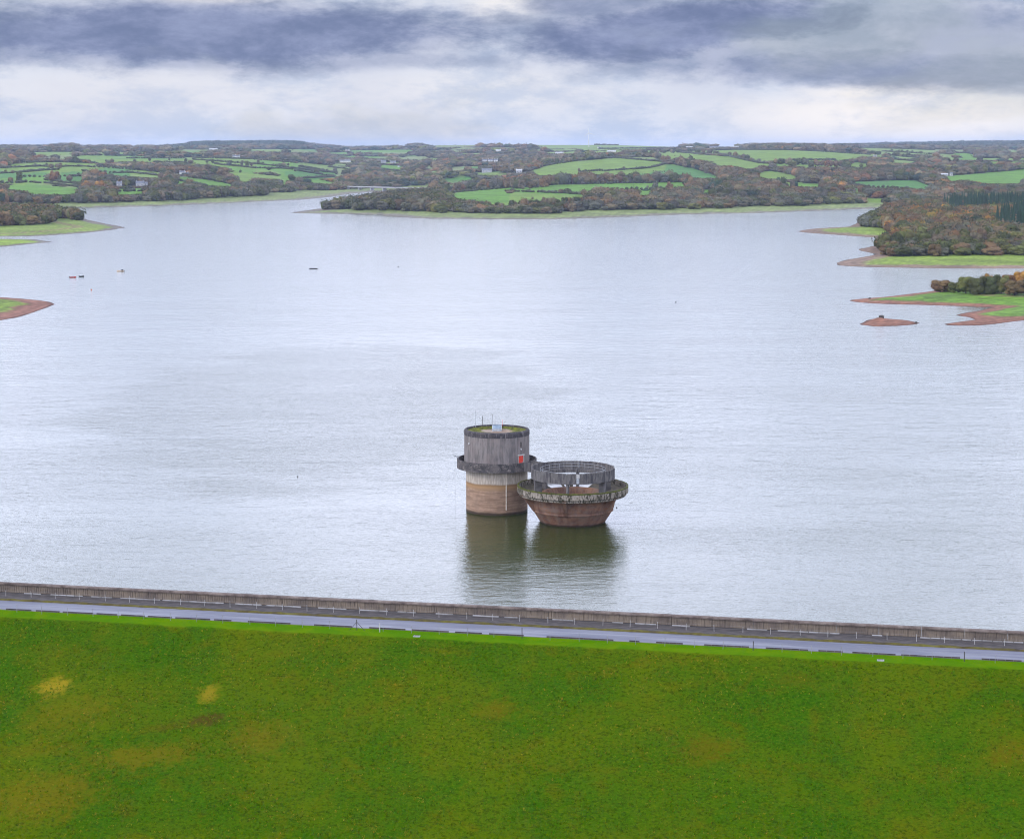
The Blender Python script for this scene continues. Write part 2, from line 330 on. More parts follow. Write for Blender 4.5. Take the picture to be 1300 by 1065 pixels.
# fields, as outlined on the photographed hillsides
G1, G2, G3, G4, G5 = (0.088, 0.200, 0.010), (0.125, 0.205, 0.020), (0.056, 0.165, 0.022), (0.145, 0.215, 0.040), (0.155, 0.195, 0.060)
FIELDS = [
 (G1, [(14, 235.5), (42, 234), (104, 240), (102, 245), (88, 247), (60, 247), (43, 247), (25, 242), (0, 240), (0, 236)]),
 (G2, [(-150, 216), (0, 213), (20, 208), (50, 206.5), (85, 206.5), (125, 208.5), (125, 212), (90, 211.5), (60, 212), (0, 214), (-150, 219)]),
 (G3, [(-150, 220), (0, 214.5), (45, 212.5), (60, 213), (58, 216), (30, 219), (0, 220), (-150, 226)]),
 (G1, [(28, 221), (60, 218), (63, 222), (60, 226), (30, 224.5), (0, 222.5), (0, 221)]), (G2, [(-150, 240), (0, 225), (12, 226), (42, 227), (42, 232), (0, 232.5), (-150, 245)]),
 (G3, [(77, 217), (105, 217), (105, 222.5), (90, 224), (77, 224)]), (G5, [(57, 230), (75, 231), (105, 236), (105, 238), (57, 233)]),
 (G1, [(77, 225), (104, 225.5), (104, 233), (77, 230)]), (G2, [(112, 203), (132, 202), (165, 201.5), (165, 203), (150, 206), (130, 207), (112, 206)]),
 (G3, [(85, 211.5), (125, 213), (165, 216), (165, 219), (140, 218), (105, 215)]), (G4, [(143, 220.5), (165, 221), (205, 225), (205, 227), (143, 223.5)]),
 (G1, [(143, 241), (165, 240), (186, 239.5), (188, 245), (165, 247), (145, 247)]), (G2, [(160, 202), (235, 202), (245, 203), (245, 207), (225, 206), (195, 206), (160, 205)]),
 (G2, [(244, 201), (275, 200.5), (325, 203), (325, 208.5), (300, 206), (275, 204), (245, 203)]), (G1, [(272, 205), (325, 210), (325, 214), (300, 211), (272, 208)]),
 (G2, [(290, 211), (325, 214.5), (325, 218), (305, 219), (288, 215)]), (G2, [(160, 216), (185, 217), (205, 220), (205, 223), (180, 221.5), (160, 219)]),
 (G1, [(222, 224), (235, 224.5), (265, 229), (300, 235), (312, 236), (300, 237), (262, 236.5), (240, 233), (222, 228)]), (G2, [(216, 230), (235, 232), (235, 236), (218, 235)]),
 (G2, [(299, 224), (320, 224), (325, 228), (310, 232), (299, 228)]), (G1, [(320, 203), (345, 204.5), (378, 208), (378, 211), (350, 211), (320, 207.5)]),
 (G2, [(320, 209), (342, 213), (342, 215.5), (320, 213.5)]), (G3, [(362, 213), (385, 215), (425, 220), (427, 223.5), (395, 220), (362, 215)]),
 (G1, [(355, 216), (385, 219.5), (422, 225), (400, 227), (385, 226.5), (358, 222)]), (G5, [(417, 213), (440, 215.5), (440, 219), (427, 220), (425, 216)]),
 (G1, [(356, 230), (368, 232), (364, 237), (356, 236)]), (G1, [(480, 209.5), (505, 210.5), (513, 213), (512, 218), (495, 217), (480, 214.5)]),
 (G5, [(538, 211), (550, 211), (551, 215), (540, 214.5)]), (G3, [(562, 229), (583, 224.5), (597, 225), (607, 230), (585, 231.5), (570, 232)]),
 (G1, [(563, 246), (600, 242), (645, 238.5), (645, 250), (610, 253), (588, 257), (578, 252)]),
 (G2, [(588, 258), (615, 254.5), (645, 252), (650, 244.5), (700, 247), (748, 249), (748, 255), (700, 258), (690, 257), (645, 261), (640, 262), (625, 261), (612, 258)]),
 (G1, [(640, 239), (675, 237.5), (712, 234.5), (760, 233.5), (860, 231.5), (873, 233), (873, 238), (800, 241), (752, 241), (750, 243.5), (740, 247), (690, 245.5), (650, 243)]),
 (G2, [(675, 217), (690, 212), (705, 207), (740, 204), (780, 201), (805, 200.5), (845, 206), (845, 209), (830, 212), (805, 214.5), (735, 218), (735, 222), (715, 222), (680, 224), (676, 220)]),
 (G3, [(735, 219), (770, 218), (805, 215.5), (830, 213), (848, 209), (870, 211), (890, 217), (905, 222), (922, 226.5), (890, 227), (860, 225), (820, 224), (790, 223), (735, 222)]),
 (G4, [(675, 180), (720, 178), (800, 178), (865, 182), (865, 187.5), (800, 189.5), (760, 189.5), (700, 187.5), (680, 186)]),
 (G5, [(543, 183), (600, 181.5), (610, 183), (600, 186), (550, 187.5)]),
 (G2, [(833, 195), (862, 194.5), (925, 199.5), (960, 208), (965, 210), (965, 214), (945, 215), (930, 211), (910, 206), (885, 202.5), (862, 199), (840, 202), (838, 199)]),
 (G2, [(914, 191.5), (965, 189.5), (1020, 192), (1060, 193), (1105, 197.5), (1080, 202), (1060, 203), (1030, 205), (1010, 204), (990, 202), (975, 203), (960, 206), (935, 202)]),
 (G1, [(806, 243), (830, 243), (832, 247), (806, 250)]), (G1, [(885, 241), (918, 241.5), (910, 245), (890, 246)]),
 (G2, [(960, 221), (975, 217), (1000, 221), (1020, 226), (1005, 228), (985, 228), (960, 226)]), (G1, [(990, 231), (1005, 232), (1050, 234), (1050, 237), (1030, 238), (1010, 237), (990, 236)]),
 (G3, [(1060, 232), (1130, 229.5), (1160, 229), (1170, 231), (1195, 241), (1160, 240), (1120, 239), (1100, 237), (1070, 233)]),
 (G2, [(1078, 238), (1085, 239), (1110, 241), (1100, 244), (1082, 245)]), (G2, [(1095, 251.5), (1125, 252), (1124, 257), (1098, 257)]),
 (G2, [(1080, 207.5), (1090, 206.5), (1103, 209), (1102, 212), (1083, 213)]), (G5, [(1040, 219.5), (1060, 220), (1055, 223), (1040, 223)]),
 (G2, [(1018, 211), (1028, 211), (1030, 215), (1020, 216)]), (G4, [(1090, 188), (1130, 188.5), (1187, 191.5), (1187, 196), (1165, 196), (1130, 193)]),
 (G4, [(1095, 192), (1130, 195), (1190, 201.5), (1180, 202.5), (1150, 199.5), (1130, 197.5)]), (G4, [(1130, 203), (1150, 203), (1168, 206), (1165, 207.5), (1130, 207)]),
 (G1, [(1210, 195), (1225, 194.5), (1240, 197), (1237, 201), (1220, 200)]), (G4, [(1275, 191), (1290, 191), (1300, 193), (1280, 195)]),
 (G1, [(1195, 224), (1230, 221.5), (1300, 215.5), (1450, 210), (1450, 234), (1300, 233), (1280, 234), (1255, 234), (1235, 231), (1225, 229), (1205, 231), (1200, 227)]),
 (G2, [(1180, 232), (1192, 231), (1190, 237), (1180, 234)]), (G5, [(1178, 214.5), (1197, 215), (1196, 217), (1178, 217)]),
 (G4, [(-150, 218), (0, 213.5), (60, 212.5), (105, 213), (110, 220), (108, 228), (105, 237), (60, 233.5), (42, 232.5), (0, 233.5), (-150, 240)]),
 (G5, [(105, 213), (165, 216), (205, 219.5), (215, 223), (205, 227), (165, 224), (143, 223), (115, 219)]),
 (G4, [(235, 201), (325, 203), (380, 207.5), (425, 213), (445, 216), (427, 226), (400, 227.5), (385, 227), (355, 223), (345, 218.5), (320, 219), (300, 219.5), (290, 214), (270, 210), (245, 207.5), (225, 206.5)]),
 (G4, [(1000, 204.5), (1060, 204), (1075, 206), (1060, 209.5), (1020, 209), (1000, 207)]), (G4, [(1190, 196), (1215, 197), (1210, 200), (1192, 199.5)]), (G5, [(1180, 190), (1230, 190.5), (1228, 192.5), (1182, 192)]),
 (G5, [(40, 197.5), (95, 197), (96, 199), (42, 199.5)]), (G4, [(600, 219.5), (640, 219), (648, 221.5), (612, 222.5)]), (G5, [(515, 199), (545, 199), (543, 200.8), (516, 201)]), (G5, [(480, 194), (520, 193.5), (519, 195.3), (482, 195.6)]),
 (G5, [(690, 193.5), (740, 193.5), (738, 195.5), (692, 195.5)]), (G5, [(566, 214), (592, 214), (590, 216.5), (568, 216.5)]),
 (G5, [(240, 193.5), (246, 193.5), (246, 196), (238, 196)]), (G5, [(368, 191.5), (392, 192), (390, 194), (368, 193.5)]), (G4, [(420, 208), (445, 208.5), (450, 210.5), (425, 210)])]

_r = np.random.default_rng(5)
for _ in range(52):
    fy = _r.uniform(2950, 6400); fxp = _r.uniform(-120, 1420)
    if 430 < fxp < 690 and _r.random() < .55: continue
    fx = (fxp - CX) / F * fy; wd_, dp_ = _r.uniform(140, 380) * fy / 4000, _r.uniform(80, 230) * fy / 4000; sk = _r.uniform(-60, 60); tl = _r.uniform(-50, 50)
    qx = np.array([fx - wd_ / 2, fx + wd_ / 2, fx + wd_ / 2 * _r.uniform(.7, 1) + sk, fx - wd_ / 2 * _r.uniform(.7, 1) + sk]); qy = np.array([fy - tl, fy + tl, fy + tl + dp_, fy - tl + dp_])
    qz, qs, qw = land(qx, qy)
    if (qw != 0).any() or qs.min() < 150: continue
    pu, pv = project(qx, qy, qz)
    FIELDS.append(([G2, G4, G5, G3, G1][_r.integers(5)], list(zip(pu.tolist(), pv.tolist()))))

def field_at(px_, py_, down=0.0):
    r = np.full(px_.shape, -1)
    for i, (_, P) in enumerate(FIELDS):
        P = np.array(P)
        m = (px_ > P[:, 0].min() - 1) & (px_ < P[:, 0].max() + 1) & (py_ > P[:, 1].min() - 1) & (py_ < P[:, 1].max() + 1 + down)
        if not m.any(): continue
        k = np.zeros(px_.shape, bool); q = np.zeros(m.sum(), bool)
        for dn in ([0.0] if down == 0 else np.linspace(0, down, 5)): q |= inside(P, px_[m], py_[m] - dn)
        k[m] = q; r = np.where(k & (r < 0), i, r)
    return r

# terrain sheet: rays fan out from the dam, rows closer together near by
us = np.concatenate([np.linspace(-2600, -220, 40), np.arange(-200, 1500, 2.5), np.linspace(1520, 3900, 40)])
ys = np.concatenate([np.arange(560, 430, -6.0), np.arange(430, 225, -0.8)])
dsn = (H / tan_dep(ys))
dsn = np.concatenate([dsn, dsn[-1] * np.exp(np.arange(1, 330) * 0.0053)])
UU, DD = np.meshgrid(us, dsn)
TX = (UU - CX) / F * DD; TY = DD
shp = TX.shape
TZ, TS, TWHO = land(TX, TY)
tpx, tpy = project(TX, TY, TZ)
fi = field_at(tpx, tpy, 7.0); fi = np.where((TWHO == 0) & (TS > 90), fi, -1)
colr = np.zeros(shp + (3,)); colr[:] = (0.075, 0.085, 0.035)           # woodland floor
open_ = sst(vnoise(TX, TY, 150, 7) + vnoise(TX, TY, 47, 3) * .6, .60, .85)[..., None] * (TY > 3200)[..., None]
colr = colr * (1 - open_) + np.array((0.15, 0.20, 0.07)) * open_
nz = vnoise(TX, TY, 9.0, 5) * 0.5 + vnoise(TX, TY, 31.0, 6) * 0.5
shoreg = np.array([(0.17, 0.21, 0.065), (0.17, 0.24, 0.03), (0.11, 0.21, 0.022), (0.20, 0.11, 0.07), (0.16, 0.22, 0.035), (0.18, 0.26, 0.03), (0.15, 0.22, 0.03)])
soil = np.array([(0.17, 0.15, 0.12), (0.20, 0.135, 0.095), (0.215, 0.098, 0.062), (0.215, 0.098, 0.062), (0.16, 0.135, 0.115), (0.16, 0.14, 0.12), (0.22, 0.105, 0.072)])
swid = np.array([24.0, 17.0, 9.0, 900.0, 10.0, 8.0, 11.0]); gwid = np.array([130.0, 140.0, 400, 0, 300, 900, 900])
for i in range(7):
    m = TWHO == i
    g = np.broadcast_to(shoreg[i], shp + (3,)) * (1 + 0.22 * nz[..., None])
    s2 = np.broadcast_to(soil[i], shp + (3,)) * (1 + 0.12 * nz[..., None])
    w_ = sst(TS + (nz * .35 + vnoise(TX, TY, 3.6, 15) * .22) * swid[i], swid[i] * 0.85, swid[i] * 1.3)[..., None]
    cshore = s2 * (1 - w_) + g * w_
    tk = sst(TS, gwid[i] * 0.8, gwid[i])[..., None] if gwid[i] else 0
    cc = cshore * (1 - tk) + colr * tk
    colr = np.where(m[..., None], cc, colr)
# reddish bank above the grass where the old water line runs, on the spit and headlands
for i, a, b in ((2, 38, 44), (4, 34, 44), (6, 30, 40)):
    k = ((TWHO == i) & (TS > a) & (TS < b))[..., None] * 0.55
    colr = colr * (1 - k) + np.array((0.21, 0.13, 0.08)) * k
fcol = np.array([f[0] for f in FIELDS])
fm = (fi >= 0)[..., None]
colr = np.where(fm, fcol[np.maximum(fi, 0)] * (1 + 0.10 * nz[..., None]), colr)
tide = 1 + np.where(TS < 60, .13 * np.sin(np.maximum(TS, 0) * 1.15 + 2.2 * nz) + .08 * np.sin(np.maximum(TS, 0) * .45 + 3 * nz), 0)[..., None] * (~fm)
colr = colr * tide
wet = sst(TS, 2.5, 0.5)[..., None] * 0.55
colr = colr * (1 - wet)
nr, nc = shp
idx = np.arange(nr * nc).reshape(nr, nc)
Fq = np.stack([idx[:-1, :-1], idx[:-1, 1:], idx[1:, 1:], idx[1:, :-1]], -1).reshape(-1, 4)

gm, t, b, geo, obj = material('ground_soil_and_grass', 0.95, 0.15)
at = t.new('ShaderNodeAttribute', attribute_name='tint').outputs['Color']
n1 = t.noise(geo, 0.35, 5, 0.65); n2 = t.noise(geo, 0.03, 4, 0.6)
k = t.m('ADD', t.mr(n1, 0.3, 0.7, 0.62, 1.28), t.mr(n2, 0.3, 0.7, -0.16, 0.16))
kc = t.new('ShaderNodeCombineColor'); [t.put(kc.inputs[i], k) for i in range(3)]
t.put(b.inputs['Base Color'], t.mix(1.0, at, kc.outputs[0], 'MULTIPLY')); bump(t, b, n1, 0.5, 0.4)
ter = link('ground', np_mesh('ground', np.stack([TX, TY, TZ], -1).reshape(-1, 3), Fq, gm, np.clip(colr, 0.01, 1).reshape(-1, 3), True))
tag(ter, 'shores, fields and wooded hills around the lake', kind='structure')

def unproj_hill(x, y):
    """place on the ground seen at a photo point"""
    ds = np.concatenate([np.arange(700, 2400, 10.0), np.arange(2400, 10000, 20.0)])
    tt = tan_dep(y); zr = H - ds * tt
    X = (x - CX) / F * (ds * CP + (H - zr) * SP)
    z, s, w = land(X, ds)
    hit = np.where((z >= zr) & (s > 0))[0]
    k = hit[0] if len(hit) else len(ds) - 1
    return float(X[k]), float(ds[k]), float(z[k])

# ------------------------------------------------------------------ the lake
wm, t, b, geo, obj = material('lake_water', 0.10, 0.5)
b.inputs['IOR'].default_value = 1.333
b.inputs['Base Color'].default_value = (0.028, 0.040, 0.008, 1)
def rip(scale, str_, rot, det, stretch=1.0):
    return t.m('MULTIPLY', t.noise(t.map(geo, (stretch, 1.0, 1), (0, 0, rot)), scale, det, 0.6), str_)
wind = t.noise(t.map(geo, (0.35, 1, 1), (0, 0, 0.12)), 0.010, 5, 0.6, 1.2)       # gusts roughen long streaks of the surface
wind2 = t.noise(t.map(geo, (0.25, 1, 1), (0, 0, 0.05), (9, 3, 0)), 0.045, 4, 0.6, 0.8)
gcx, gcy = ground(420, 500)
gd = t.map(t.vm('SUBTRACT', geo, (float(gcx), float(gcy), 0)), (1 / 62.0, 1 / 150.0, 0), (0, 0, 0.0))
gl = t.new('ShaderNodeVectorMath', operation='LENGTH'); t.put(gl.inputs[0], gd)
gust = t.mr(t.m('ADD', gl.outputs['Value'], t.m('MULTIPLY', t.m('SUBTRACT', t.noise(t.map(geo, (.5, 1, 1)), 0.03, 9, .72), .5), 1.6)), 1.08, 0.82, 0.0, 0.5)
amp = t.m('ADD', gust, t.mr(wind, 0.36, 0.64, 0.84, 1.08))
amp = t.m('ADD', amp, t.mr(wind2, 0.35, 0.65, -0.09, 0.11))
hgt = t.m('ADD', t.m('ADD', rip(0.8, 0.55, 0.3, 3, 0.6), rip(2.6, 0.20, -0.4, 3, 0.7)), rip(0.22, 0.9, 0.15, 2, 0.5))
bp = t.new('ShaderNodeBump'); bp.inputs['Distance'].default_value = 0.30
t.put(bp.inputs['Height'], hgt); t.put(bp.inputs['Strength'], t.m('MULTIPLY', amp, 0.62)); t.put(b.inputs['Normal'], bp.outputs[0])

# dam frame: s runs along the crest to the right, n towards the lake
YAW = -math.atan(0.211)
CREST = 9.0
bx_, by_ = ground(650, 783, CREST); bx_, by_ = float(bx_), float(by_)
ca, sa = math.cos(YAW), math.sin(YAW)
def dam(s, n, z=0.0): return (bx_ + s * ca - n * sa, by_ + s * sa + n * ca, z)
def to_dam(x, y): X, Y = x - bx_, y - by_; return X * ca + Y * sa, -X * sa + Y * ca
def s_at(xpix, n, z=CREST):                                     # place along the crest that shows at photo column x
    lo, hi = -120.0, 120.0
    for _ in range(40):
        m_ = (lo + hi) / 2; q = dam(m_, n, z)
        if project(np.array(q[0]), np.array(q[1]), z)[0] < xpix: lo = m_
        else: hi = m_
    return lo
wv = [dam(-6000, 16, 0), dam(6000, 16, 0), dam(9000, 14000, 0), dam(-9000, 14000, 0)]
wo = MB(); wo.add(wv, [(0, 1, 2, 3)])
wo = wo.build('water', wm); tag(wo, 'pale wind-rippled lake surface', kind='structure')

# ------------------------------------------------------------------ dam embankment
gr, t, b, geo, obj = material('embankment_turf', 1.0, 0.0)
rot = t.map(geo, (1, 1, 1), (0, 0, -YAW))
big = t.noise(rot, 0.055, 4, 0.6, 0.5); mid = t.noise(rot, 0.28, 5, 0.65, 0.6); fine = t.noise(rot, 3.2, 5, 0.7)
tuft = t.noise(t.map(rot, (0.8, 1.0, 1.6)), 2.3, 6, 0.75)
mow = t.noise(t.map(geo, (1.6, 0.10, 0.10), (0, 0, 0.35)), 0.9, 4, 0.7)
c0 = t.mix(t.mr(big, 0.38, 0.62), (0.031, 0.108, 0.0002), (0.078, 0.124, 0.0004))
c0 = t.mix(t.m('MULTIPLY', t.mr(mid, 0.48, 0.72), 0.5), c0, (0.135, 0.098, 0.001))
c0 = t.mix(t.m('MULTIPLY', t.mr(mow, 0.55, 0.72), 0.18), c0, (0.20, 0.16, 0.012))
c0 = t.mix(t.m('MULTIPLY', t.mr(fine, 0.45, 0.70), 0.5), c0, (0.14, 0.175, 0.002))
c0 = t.mix(t.m('MULTIPLY', t.mr(tuft, 0.52, 0.36), 0.65), c0, (0.012, 0.034, 0.0005))  # shade in the hollows between tufts, darkened into the turf colour
def spot(xp, yp, rx, ry, colour, amt):
    """a worn patch of turf at its place on the slope"""
    global c0
    X, Y, Z = slope_pt(xp, yp)
    d_ = t.vm('SUBTRACT', geo, (X, Y, Z))
    d_ = t.map(d_, (1 / rx, 1 / ry, 0)); n_ = t.new('ShaderNodeVectorMath', operation='LENGTH'); t.put(n_.inputs[0], d_)
    q = t.m('ADD', n_.outputs['Value'], t.m('MULTIPLY', t.m('SUBTRACT', t.noise(geo, 0.9, 6, 0.75), 0.5), 2.4))
    c0 = t.mix(t.m('MULTIPLY', t.mr(q, 1.05, 0.2), amt), c0, colour)
NE = -13.1                                                       # where the slope begins
SLOPE = 0.40
def slope_pt(xp, yp):
    tt = float(tan_dep(yp)); Y = 200.0
    for _ in range(60):
        z = H - Y * tt; X = (xp - CX) / F * (Y * CP + (H - z) * SP)
        s, n = to_dam(X, Y); zg = CREST + (n - NE) * SLOPE
        Y = (H - zg) / tt * 0.5 + Y * 0.5
    return X, Y, zg
spot(70, 871, 2.6, 2.4, (0.30, 0.22, 0.012), 0.85); spot(265, 880, 1.6, 2.0, (0.28, 0.20, 0.012), 0.75)
spot(262, 914, 3.2, 1.4, (0.075, 0.042, 0.008), 0.8); spot(215, 922, 2.4, 0.9, (0.10, 0.062, 0.004), 0.5)
spot(630, 900, 3.5, 2.5, (0.16, 0.11, 0.002), 0.5); spot(895, 950, 4.5, 3.0, (0.14, 0.095, 0.002), 0.5); spot(1285, 955, 4, 3, (0.14, 0.095, 0.002), 0.5)
spot(1010, 860, 4, 2, (0.12, 0.10, 0.002), 0.4); spot(360, 830, 5, 1.2, (0.13, 0.13, 0.002), 0.4); spot(60, 950, 7, 1.8, (0.15, 0.115, 0.002), 0.4)
spot(180, 960, 9, 3, (0.17, 0.12, 0.004), .6); spot(330, 935, 6, 4, (0.16, 0.12, 0.004), .5); spot(90, 905, 8, 4, (0.15, 0.125, 0.003), .5); spot(60, 1010, 9, 5, (.18, .12, .004), .5)
# greener mown shoulder beside the road
sn = t.new('ShaderNodeSeparateXYZ'); t.put(sn.inputs[0], t.map(t.vm('SUBTRACT', geo, (bx_, by_, 0)), (1, 1, 1), (0, 0, -YAW)))
sh_n = t.m('ADD', sn.outputs[1], t.m('MULTIPLY', t.m('SUBTRACT', mid, 0.5), 1.4))
c0 = t.mix(t.m('MULTIPLY', t.mr(sh_n, NE - 0.25, NE + 0.35), 0.9), c0, t.mix(t.mr(mid, 0.35, 0.65), (0.068, 0.185, 0.0005), (0.115, 0.215, 0.001)))
t.put(b.inputs['Base Color'], c0); bump(t, b, t.m('ADD', t.m('MULTIPLY', tuft, 1.4), fine), 0.9, 0.22)

# cross-section of the bank with fine subdivision where it is seen
S1 = np.concatenate([np.linspace(-900, -90, 30), np.arange(-88, 88, 0.9), np.linspace(90, 900, 30)])
N1 = np.concatenate([np.array([-1600, -700, -300, -160, -112]), np.arange(-105, NE - 0.5, 0.9), np.array([NE, -12, -9.3])])
SS, NN = np.meshgrid(S1, N1)
Zc = np.where(NN <= NE, CREST + (NN - NE) * SLOPE, CREST + 0.0)
Zc = np.maximum(Zc, -29.0)
Zc = Zc + np.where((NN < NE - 0.6) & (NN > -110), vnoise(SS, NN, 2.1, 4) * 0.10 + vnoise(SS, NN, 7.0, 2) * 0.10, 0)
q = np.array([dam(0, 0)])
GX = bx_ + SS * ca - NN * sa; GY = by_ + SS * sa + NN * ca
idx = np.arange(SS.size).reshape(SS.shape)
Fq = np.stack([idx[:-1, :-1], idx[:-1, 1:], idx[1:, 1:], idx[1:, :-1]], -1).reshape(-1, 4)
turf = link('embankment', np_mesh('embankment', np.stack([GX, GY, Zc], -1).reshape(-1, 3), Fq, gr, None, True))
tag(turf, 'grass face of the dam embankment', kind='structure')
rip_m = mottled('upstream_stone', (0.13, 0.11, 0.09), (0.24, 0.20, 0.16), 0.8, bmp=0.8)
ub = MB(); ub.add([dam(-900, 0.45, CREST - .02), dam(900, 0.45, CREST - .02), dam(900, 30, -4), dam(-900, 30, -4)], [(0, 1, 2, 3)])
tag(ub.build('upstream_bank', rip_m), 'stone faced bank on the lake side of the dam', kind='structure')

def strip(name, n0, n1, z, mat, label, s0=-900, s1=900, step=30.0, kind='structure', parent=None, jit=0.0, thick=0.0):
    m_ = MB(); k_ = max(1, int((s1 - s0) / step)); vs = []; fs = []
    for i in range(k_ + 1):
        s = s0 + (s1 - s0) * i / k_; j0 = random.uniform(-jit, jit) if jit else 0; j1 = random.uniform(-jit, jit) if jit else 0
        vs += [dam(s, n0 + j0, z), dam(s, n1 + j1, z)]
    for i in range(k_): fs.append((2 * i, 2 * i + 2, 2 * i + 3, 2 * i + 1))
    m_.add(vs, fs); o = m_.build(name, mat, parent)
    return tag(o, label, kind=kind)
R0, R1 = -9.2, -4.65                                             # road edges
asp, t, b, geo, obj = material('wet_asphalt', 0.3, 0.35)
rr = t.map(t.vm('SUBTRACT', geo, (bx_, by_, 0)), (1, 1, 1), (0, 0, -YAW))
sy = t.new('ShaderNodeSeparateXYZ'); t.put(sy.inputs[0], rr)
n1 = t.noise(t.map(rr, (0.05, 1.4, 1)), 1.0, 5, 0.6); n2 = t.noise(rr, 14, 4, 0.7); n3 = t.noise(t.map(rr, (.15, 1, 1)), 0.5, 4, 0.6)
t.put(b.inputs['Base Color'], t.mix(t.mr(n1, 0.35, 0.65), (0.040, 0.045, 0.080), (0.075, 0.080, 0.125)))  # bluish sky reflection tinted into the asphalt's base colour
t.put(b.inputs['Roughness'], t.m('ADD', t.mr(n1, 0.3, 0.7, 0.30, 0.5), t.mr(n3, 0.4, 0.65, 0.0, 0.12)))
bump(t, b, n2, 0.12, 0.02)
strip('road', R0, R1, CREST + 0.008, asp, 'wet asphalt road along the dam crest')
grit = mottled('path_gravel', (0.040, 0.036, 0.036), (0.085, 0.072, 0.068), 2.2, stretch=(0.4, 1, 1), bmp=0.6)
strip('footpath', -4.0, 0.02, CREST + 0.012, grit, 'dark gravel path at the foot of the wave wall')
moss = mottled('mossy_verge', (0.085, 0.075, 0.020), (0.17, 0.15, 0.025), 1.3, stretch=(0.5, 1, 1), bmp=0.8)
mk, t, b, geo, obj = material('mossy_kerb', 0.9, 0.1)
nn_ = t.noise(t.map(geo, (1, 1, 1), (0, 0, -YAW)), 0.5, 6, 0.7)
t.put(b.inputs['Base Color'], t.ramp(nn_, [(0.35, (0.045, 0.034, 0.02)), (0.5, (0.085, 0.070, 0.018)), (0.65, (0.125, 0.115, 0.02))])); bump(t, b, nn_, 0.8, 0.1)
m_ = MB(); sg = np.arange(-90, 90, 0.6)
for i in range(len(sg) - 1):
    h0, h1 = [0.10 + 0.05 * math.sin(s * 3.1) * math.sin(s * 0.7) for s in sg[i:i + 2]]
    a0, a1 = [dam(s, R1 + 0.02 * math.sin(s * 2.3), CREST + 0.0) for s in sg[i:i + 2]]
    c0_, c1_ = [dam(s, -4.30, CREST + 1.5 * h) for s, h in ((sg[i], h0), (sg[i + 1], h1))]
    e0_, e1_ = [dam(s, -3.45 + 0.2 * math.sin(s * 1.9 + 1), CREST + 0.0) for s in sg[i:i + 2]]
    m_.add([a0, a1, c1_, c0_, e1_, e0_], [(0, 1, 2, 3), (3, 2, 4, 5)])
tag(m_.build('verge', mk, smooth=True), 'low mossy verge between road and path', kind='structure')

# near edge of the road: pale edging with dark kerb lengths standing on it
edg = mottled('edging_concrete', (0.11, 0.10, 0.095), (0.20, 0.18, 0.17), 1.5, stretch=(.5, 1, 1))
strip('road_edging', -9.55, R0, CREST + 0.016, edg, 'pale concrete edging on the grass side of the road', -90, 90)
drk = mottled('kerb_dark_stone', (0.025, 0.020, 0.018), (0.07, 0.05, 0.045), 2.0, stretch=(.5, 1, 1))
KERBS = [(-60, -20), (8, 40), (46, 76), (80, 118), (123, 149), (154, 184), (188, 218), (223, 267), (272, 294), (315, 369), (399, 447), (469, 515), (523, 570), (578, 612), (621, 665), (694, 779), (799, 812), (833, 867),
         (894, 951), (972, 1026), (1039, 1070), (1082, 1137), (1144, 1219), (1246, 1297), (1310, 1360)]
for i, (xa, xb) in enumerate(KERBS):
    s0, s1 = s_at(xa, -9.3), s_at(xb, -9.3)
    m_ = MB(); k_ = max(1, round((s1 - s0) / 0.9)); ln = (s1 - s0) / k_
    for j in range(k_):
        c_ = dam(s0 + ln * (j + 0.5), -9.37, CREST + 0.016 + 0.07)
        m_.box(c_, (ln - 0.03, 0.16, 0.14 + random.uniform(0, .02)), YAW)
    tag(m_.build('kerb', drk), 'dark kerb stones on the grass side of the dam road', kind='structure')

# wave wall
wallm, t, b, geo, obj = material('wave_wall_concrete', 0.9, 0.2)
rr = t.map(t.vm('SUBTRACT', geo, (bx_, by_, 0)), (1, 1, 1), (0, 0, -YAW))
n1 = t.noise(t.map(rr, (0.28, 1, 0.3)), 1.0, 4, 0.6); n2 = t.noise(t.map(rr, (3.0, 1, 0.35)), 1.2, 5, 0.7)
cw = t.mix(t.mr(n1, 0.38, 0.62), (0.135, 0.108, 0.088), (0.215, 0.170, 0.125))
cw = t.mix(t.m('MULTIPLY', t.mr(n2, 0.48, 0.66), 0.75), cw, (0.065, 0.050, 0.040))
t.put(b.inputs['Base Color'], cw); bump(t, b, n2, 0.4, 0.05)
copm, t, b, geo, obj = material('coping_concrete', 0.9, 0.2)
n1 = t.noise(geo, 0.7, 6, 0.7)
t.put(b.inputs['Base Color'], t.ramp(n1, [(0.35, (0.06, 0.045, 0.038)), (0.5, (0.13, 0.10, 0.085)), (0.66, (0.21, 0.17, 0.145))])); bump(t, b, n1, 0.4, 0.05)
wall = empty('wave_wall', dam(0, 0, CREST), YAW, 'long low ribbed concrete wall with overhanging coping between crest path and lake', 'wall')
PL = 5.0
for i in range(-18, 18):
    m_ = MB(); s0 = i * PL
    m_.box((s0 + PL / 2, 0.26, 0.48), (PL - 0.03, 0.30, 1.00))
    nrib = 16
    for j in range(nrib):
        m_.box((s0 + (j + 0.5) * PL / nrib, 0.085, 0.47), (PL / nrib * 0.52, 0.06, 0.92))
    m_.build('panel', wallm, wall)
    c_ = MB(); tz = random.uniform(-.012, .012)
    prof = [(-0.16, 0.99), (-0.16, 1.14), (-0.06, 1.22), (0.52, 1.22), (0.52, 0.99)]
    vs = [(s0 + 0.012, n, z + tz) for n, z in prof] + [(s0 + PL - 0.012, n, z + tz) for n, z in prof]
    c_.add(vs, [(0, 1, 2, 3, 4), (9, 8, 7, 6, 5)] + [(k, (k + 1) % 5, 5 + (k + 1) % 5, 5 + k) for k in range(5)])
    c_.build('coping', copm, wall)
